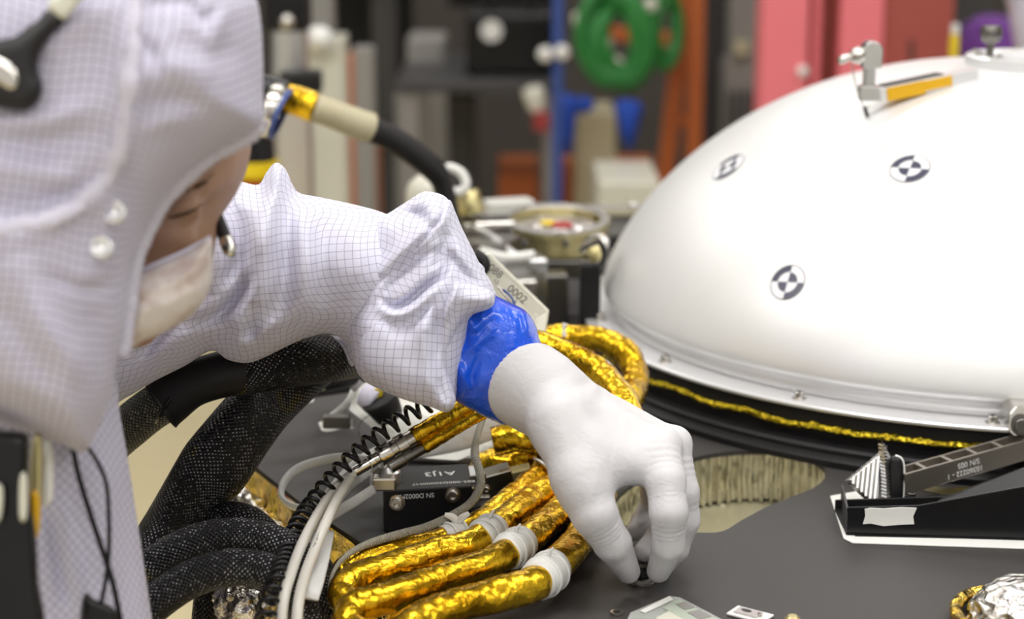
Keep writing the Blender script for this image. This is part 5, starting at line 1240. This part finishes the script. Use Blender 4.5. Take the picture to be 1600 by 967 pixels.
# white lacing collars on the bundle
def at_(l, k):   # point and direction along a path
    q = spline(np.array(l), 16); i = int(k*(len(q)-1)); d = q[min(i+2, len(q)-1)]-q[max(i-2, 0)]; return q[i], d/np.linalg.norm(d)
def nearest_k(l, u, v):
    q = topx(spline(np.array(l), 16)); return np.argmin((q[:, 0]-u)**2+(q[:, 1]-v)**2)/(len(q)-1)
for i, (bi, u, v, L, lab) in enumerate(((0, 712, 836, 0.020, 'white tape collar on the thin back cable of the bundle'), (1, 764, 832, 0.022, 'white tape collar on the second cable of the bundle'),
                                      (2, 804, 858, 0.024, 'white tape collar on the third cable of the bundle'), (3, 853, 893, 0.026, 'white tape collar on the front cable of the bundle'))):
    l = dk(bundle[bi][1]); r = bundle[bi][2]; k = nearest_k(l, u, v); q = spline(np.array(l), 16); n_ = len(q); pc_ = q[int(k*(n_-1))]
    s_ = np.linalg.norm(q-pc_, axis=1); seg_ = q[(s_ < L/2+0.001)]
    t = thing('white_tape_collar', lab, 'collar', pc_, 'white collars on the gold cable bundle')
    wr_ = link('wrap', tube(seg_[::3] if len(seg_) > 9 else seg_, r*1.16, 26, 6, disp=lambda s, a, i=i: 0.0005*np.floor((s+0.002*np.cos(a))/0.005 % 2)+0.0004*wob(np.stack([s, np.cos(a)*.01, np.sin(a)*.01], -1), 8, 260, i)), M['whiteplastic'], t)
    d = seg_[-1]-seg_[0]; d /= np.linalg.norm(d)
    for sg in (-0.25, 0.22):
        cc2 = pc_+d*L*sg; a_, b_, _ = frame_of(d)
        link('lace', tube([cc2+(a_*math.cos(x)+b_*math.sin(x))*(r*1.16+0.0007) for x in np.linspace(0, 2*PI, 20, endpoint=False)], 0.0010, 6, 2, closed=True), M['whiteplastic'], wr_)
    kn = pc_+d*L*0.1+np.array([0, -0.002, r*1.18])
    link('knot_end', tube([kn, kn+[0.001, -0.001, 0.003], kn+[0.003, -0.002, 0.006]], [0.0013, 0.0011, 0.0008], 8, 4), M['whiteplastic'], wr_)
    if i in (0,): link('knot_end', tube([kn, kn+[-0.004, -0.001, 0.004], kn+[-0.009, -0.002, 0.006]], [0.0013, 0.0013, 0.0008], 8, 4, flat=(1, 2)), M['whiteplastic'], wr_); link('knot_end', tube([kn, kn+[0.004, -0.001, 0.004], kn+[0.008, -0.002, 0.007]], [0.0013, 0.0013, 0.0008], 8, 4, flat=(1, 2)), M['whiteplastic'], wr_)
tag(link('white_lace_loop', tube(dk([(834, 716, .036), (846, 722, .042), (856, 732, .036)]), 0.0011, 8, 5), M['whiteplastic']), 'thin white lace tied over the gold cable under the glove', 'lace')
tag(link('white_lace_stub', tube([P(882, 526, 1.605), P(881, 516, 1.605), P(883, 505, 1.605)], [0.0020, 0.0016, 0.0024], 8, 4), M['whiteplastic']), 'white lace knot standing on the outer gold loop', 'lace')
tag(link('white_inner_cable', tube([P(*q) for q in ((900, 552, 1.56), (935, 560, 1.56), (958, 578, 1.555), (970, 600, 1.55), (974, 630, 1.53))], 0.0022, 10, 6), M['whiteplastic']), 'white cable between the two gold loops', 'cable')
# gold wrapped pair with silver connectors
cdp = 1.375
t = thing('silver_cable_connector', 'silver cylindrical connector pair with gold wrapped leads under the sleeve', 'connector', P(610, 705, cdp))
ax0, ax1 = P(552, 738, cdp), P(648, 682, cdp+0.012); dA = ax1-ax0; dA /= np.linalg.norm(dA)
prof = [(0.0001, 0), (0.0038, 0.0), (0.0042, 0.002), (0.0042, 0.013), (0.0050, 0.0135), (0.0050, 0.0175), (0.0045, 0.018), (0.0045, 0.021), (0.0072, 0.0215), (0.0075, 0.0225), (0.0075, 0.031), (0.0062, 0.0315), (0.0062, 0.036), (0.0074, 0.0365), (0.0074, 0.044), (0.0060, 0.0445), (0.0060, 0.052), (0.0001, 0.052)]
link('barrel', lathe(prof, ax0, dA, 32), M['steel'], t, auto=30)
dn = np.cross(dA, VIEW); dn /= np.linalg.norm(dn)
if dn[2] > 0: dn = -dn
link('second_barrel', lathe([(0.0001, 0.024), (0.0050, 0.024), (0.0052, 0.036), (0.0045, 0.037), (0.0045, 0.055), (0.0001, 0.055)], ax0+dn*0.010+VIEW*0.004, dA, 26), M['darksteel'], t, auto=30)
link('amber_lead', tube([ax0+dA*0.050, ax0+dA*0.070, ax0+dA*0.090, ax0+dA*0.108], [0.0062, 0.0066, 0.0068, 0.0070], 20, 10, disp=wrap_disp(0.0006, 41, 0.007)), M['kapton'], t)
link('amber_lead', tube([ax0+dn*0.010+dA*0.053, ax0+dn*0.0095+dA*0.072, ax0+dn*0.0095+dA*0.106], [0.0048, 0.0054, 0.0056], 20, 10, disp=wrap_disp(0.0006, 43, 0.007)), M['kapton'], t)
# two white cables leaving the connector
M['cable'] = mat('white_cable', (0.58, 0.56, 0.51), 0.35)
ca = pp([(553, 738, cdp), (520, 768, 1.355), (495, 806, 1.32), (472, 850, 1.275), (455, 895, 1.235), (443, 940, 1.215), (438, 1010, 1.20)])
cb_ = pp([(548, 744, cdp), (528, 778, 1.332), (510, 815, 1.288), (492, 858, 1.266), (476, 900, 1.235), (466, 945, 1.21), (462, 1010, 1.195)])
tag(link('white_cable', tube(ca, 0.0036, 14, 8), M['cable']), 'pale grey cable curving down from the silver connector, left one', 'cable')
t = thing('white_cable', 'pale grey cable with small black print, right one of the pair', 'cable', cb_[3])
jk = link('jacket', tube(cb_, 0.0036, 14, 8), M['cable'], t)
d_ = (P(510, 815, 1.288)-P(492, 858, 1.266)); 
text('M/W 1553TSTAU', 0.0042, P(501, 836, 1.2765)-VIEW*0.0046, d_, np.array([-0.7, 0, 0.5]), M['ink'], jk)
# translucent white lacing straps
M['strap'] = mat('nylon_strap', (0.66, 0.66, 0.65), 0.3, Alpha=0.85); n_ = NT(M['strap']); n_.bump(n_.noise(n_.obj(), 90, 4, 0.6, 1.0), 0.5, 0.002)
def ribbon(l, w, th, lab, name='white_nylon_strap', up=(0, 1, 0.3)):
    return tag(link(name, tube(l, w, 12, 8, flat=(1, th/w), up=up), M['strap']), lab, 'strap')
ribbon(pp([(600, 725, 1.43), (560, 716, 1.45), (520, 716, 1.46), (470, 730, 1.46), (445, 752, 1.45), (440, 775, 1.44), (455, 790, 1.43), (475, 795, 1.42)]), 0.0040, 0.0022, 'white nylon strap looping over the left edge of the deck')
ribbon(pp([(492, 822, 1.37), (524, 772, 1.40), (570, 728, 1.46), (640, 700, 1.50), (720, 684, 1.52), (800, 655, 1.53)]), 0.0100, 0.0015, 'wide translucent white strap behind the silver connector')
ribbon(pp([(478, 850, 1.35), (510, 812, 1.365), (560, 780, 1.39), (584, 764, 1.40)]), 0.0040, 0.0015, 'narrow white strap left of the black box')
ribbon(pp([(506, 830, 1.32), (498, 870, 1.28), (488, 910, 1.24), (480, 935, 1.23)]), 0.0075, 0.0014, 'translucent white strap hanging beside the pale cables')
# braided grey cable
t = tag(link('braided_grey_cable', tube([P(*q) for q in ((760, 640, 1.44), (746, 680, 1.42), (742, 708, 1.40), (750, 740, 1.385), (750, 762, 1.375), (735, 786, 1.36), (705, 806, 1.345), (665, 824, 1.335), (620, 836, 1.32), (580, 848, 1.31), (550, 862, 1.295), (528, 882, 1.285), (516, 908, 1.275), (516, 935, 1.27), (530, 962, 1.27), (545, 975, 1.27))], [0.0022, 0.0026]+[0.0031]*7+[0.0028, 0.0022, 0.0016, 0.0012, 0.0012, 0.0012, 0.0012], 12, 8), M['greybraid']), 'woven grey cable looping around the black connector box', 'cable')
# coiled black cord
def helix(l, R, r, pitch, lab):
    q = spline(np.array(l), 40); s = np.r_[0, np.cumsum(np.linalg.norm(np.diff(q, axis=0), axis=1))]; S = np.arange(0, s[-1], pitch/16)
    c = np.stack([np.interp(S, s, q[:, i]) for i in range(3)], -1); T = np.gradient(c, axis=0); T /= np.linalg.norm(T, axis=1)[:, None]
    A = np.cross(T, VIEW); A /= np.linalg.norm(A, axis=1)[:, None]; B = np.cross(T, A); a = S/pitch*2*PI
    pts = c+R*(np.cos(a)[:, None]*A+np.sin(a)[:, None]*B)
    return tag(link('coiled_cord', tube(pts, r, 8, 1), M['blackgloss']), lab, 'cord')
helix(pp([(668, 632, 1.385), (626, 656, 1.38), (574, 694, 1.37), (528, 738, 1.36), (492, 782, 1.345), (466, 820, 1.315), (450, 862, 1.28), (436, 900, 1.235), (422, 935, 1.215), (410, 985, 1.20)]), 0.0056, 0.0017, 0.0094, 'black coiled cord running diagonally from the sleeve to the bottom edge')

# big braided black sleeves
def braid(l, r, lab, disp=None, m='braid'):
    return tag(link('braided_sleeve', tube(pp(l), r, 40, 12, disp=disp or (lambda s, a: 0.0009*wob(np.stack([s, np.cos(a)*.02, np.sin(a)*.02], -1), 8, 60, len(lab)))), M[m]), lab, 'cable sleeve')
braid([(150, 720, 1.43), (196, 672, 1.41), (232, 642, 1.395), (268, 620, 1.385)], [0.014, 0.0155, 0.0155, 0.0160], 'short braided black sleeve entering the black collar from the left')
tag(link('black_cable_boot', tube(pp([(250, 632, 1.385), (262, 624, 1.385), (300, 600, 1.38), (350, 584, 1.38), (420, 570, 1.39)]), [0.0205, 0.0190, 0.0168, 0.0168, 0.0165], 32, 8), M['rubber']), 'smooth black rubber boot between two braided sleeves', 'boot')
tag(link('cable_tie', tube([P(264, 625, 1.385)+0.0196*np.array([0.5*math.cos(a), math.sin(a), 0.8*math.cos(a)]) for a in np.linspace(0, 2*PI, 24, endpoint=False)], 0.0015, 8, 1, closed=True), M['blackgloss']), 'black tie around the rubber boot', 'tie')
braid([(360, 588, 1.385), (420, 572, 1.385), (470, 562, 1.39), (520, 558, 1.41), (570, 552, 1.46), (640, 545, 1.48)], [0.016, 0.0185, 0.0195, 0.018, 0.0165, 0.016], 'braided black sleeve running right beneath the forearm')
braid([(520, 548, 1.47), (466, 584, 1.44), (412, 632, 1.42), (372, 676, 1.40), (330, 730, 1.385), (300, 766, 1.375), (268, 815, 1.36), (236, 872, 1.34), (205, 940, 1.33)], [0.018, 0.0215, 0.0225, 0.0240, 0.0260, 0.0225, 0.0195, 0.0190, 0.0185], 'widest braided black sleeve sloping down left from under the forearm',
      disp=lambda s, a: 0.0022*np.cos(3*a+s*14)*np.clip(s/0.05, 0, 1)+0.0009*wob(np.stack([s, np.cos(a)*.02, np.sin(a)*.02], -1), 8, 60, 3))
braid([(150, 990, 1.27), (205, 912, 1.28), (245, 878, 1.285), (300, 850, 1.29), (360, 838, 1.295), (420, 846, 1.295), (462, 868, 1.295), (492, 905, 1.29), (520, 960, 1.285), (545, 1020, 1.28)], [0.0120]*10, 'upper braided black sleeve arching to the right at the bottom left')
braid([(140, 1060, 1.24), (200, 980, 1.25), (246, 938, 1.255), (300, 905, 1.26), (360, 888, 1.26), (410, 892, 1.262), (446, 915, 1.262), (472, 950, 1.26), (490, 1010, 1.25)], [0.0122]*9, 'lower braided black sleeve arching to the right at the bottom left')
braid([(250, 862, 1.33), (292, 840, 1.33), (340, 826, 1.33), (400, 830, 1.33), (450, 850, 1.32), (480, 880, 1.31)], [0.006]*6, 'thin braided black sleeve on top of the two arching ones')
braid([(318, 880, 1.37), (328, 834, 1.37), (350, 810, 1.37), (382, 812, 1.365), (412, 834, 1.36), (440, 870, 1.35)], [0.0105]*6, 'grey ribbed braided loop behind the arching sleeves')
braid([(348, 690, 1.56), (344, 735, 1.52), (350, 772, 1.48), (366, 815, 1.45), (390, 860, 1.42)], [0.0085]*5, 'narrow flat braided strap hanging along the gold skirt')
braid([(480, 870, 1.31), (500, 905, 1.31), (522, 945, 1.31), (548, 1000, 1.31)], [0.013]*4, 'braided black sleeve dropping behind the pale cables')
braid([(330, 905, 1.32), (325, 940, 1.32), (322, 980, 1.32), (320, 1040, 1.32)], [0.0095]*4, 'braided black sleeve going straight down at the bottom edge')
# foil lump
tag(link('silver_foil_lump', crumple(P(386, 938, 1.30), (0.023, 0.022, 0.020), 21, 1.0, 110, amp=0.09), M['silverfoil']), 'crumpled silver foil lump under the arching black sleeves', 'foil')
tag(link('silver_foil_strip', tube(pp([(378, 778, 1.54), (398, 800, 1.52), (418, 822, 1.50), (440, 845, 1.48)]), 0.007, 16, 10, disp=wrap_disp(0.003, 51)), M['silverfoil']), 'crinkled silver foil strip along the gold skirt', 'foil')
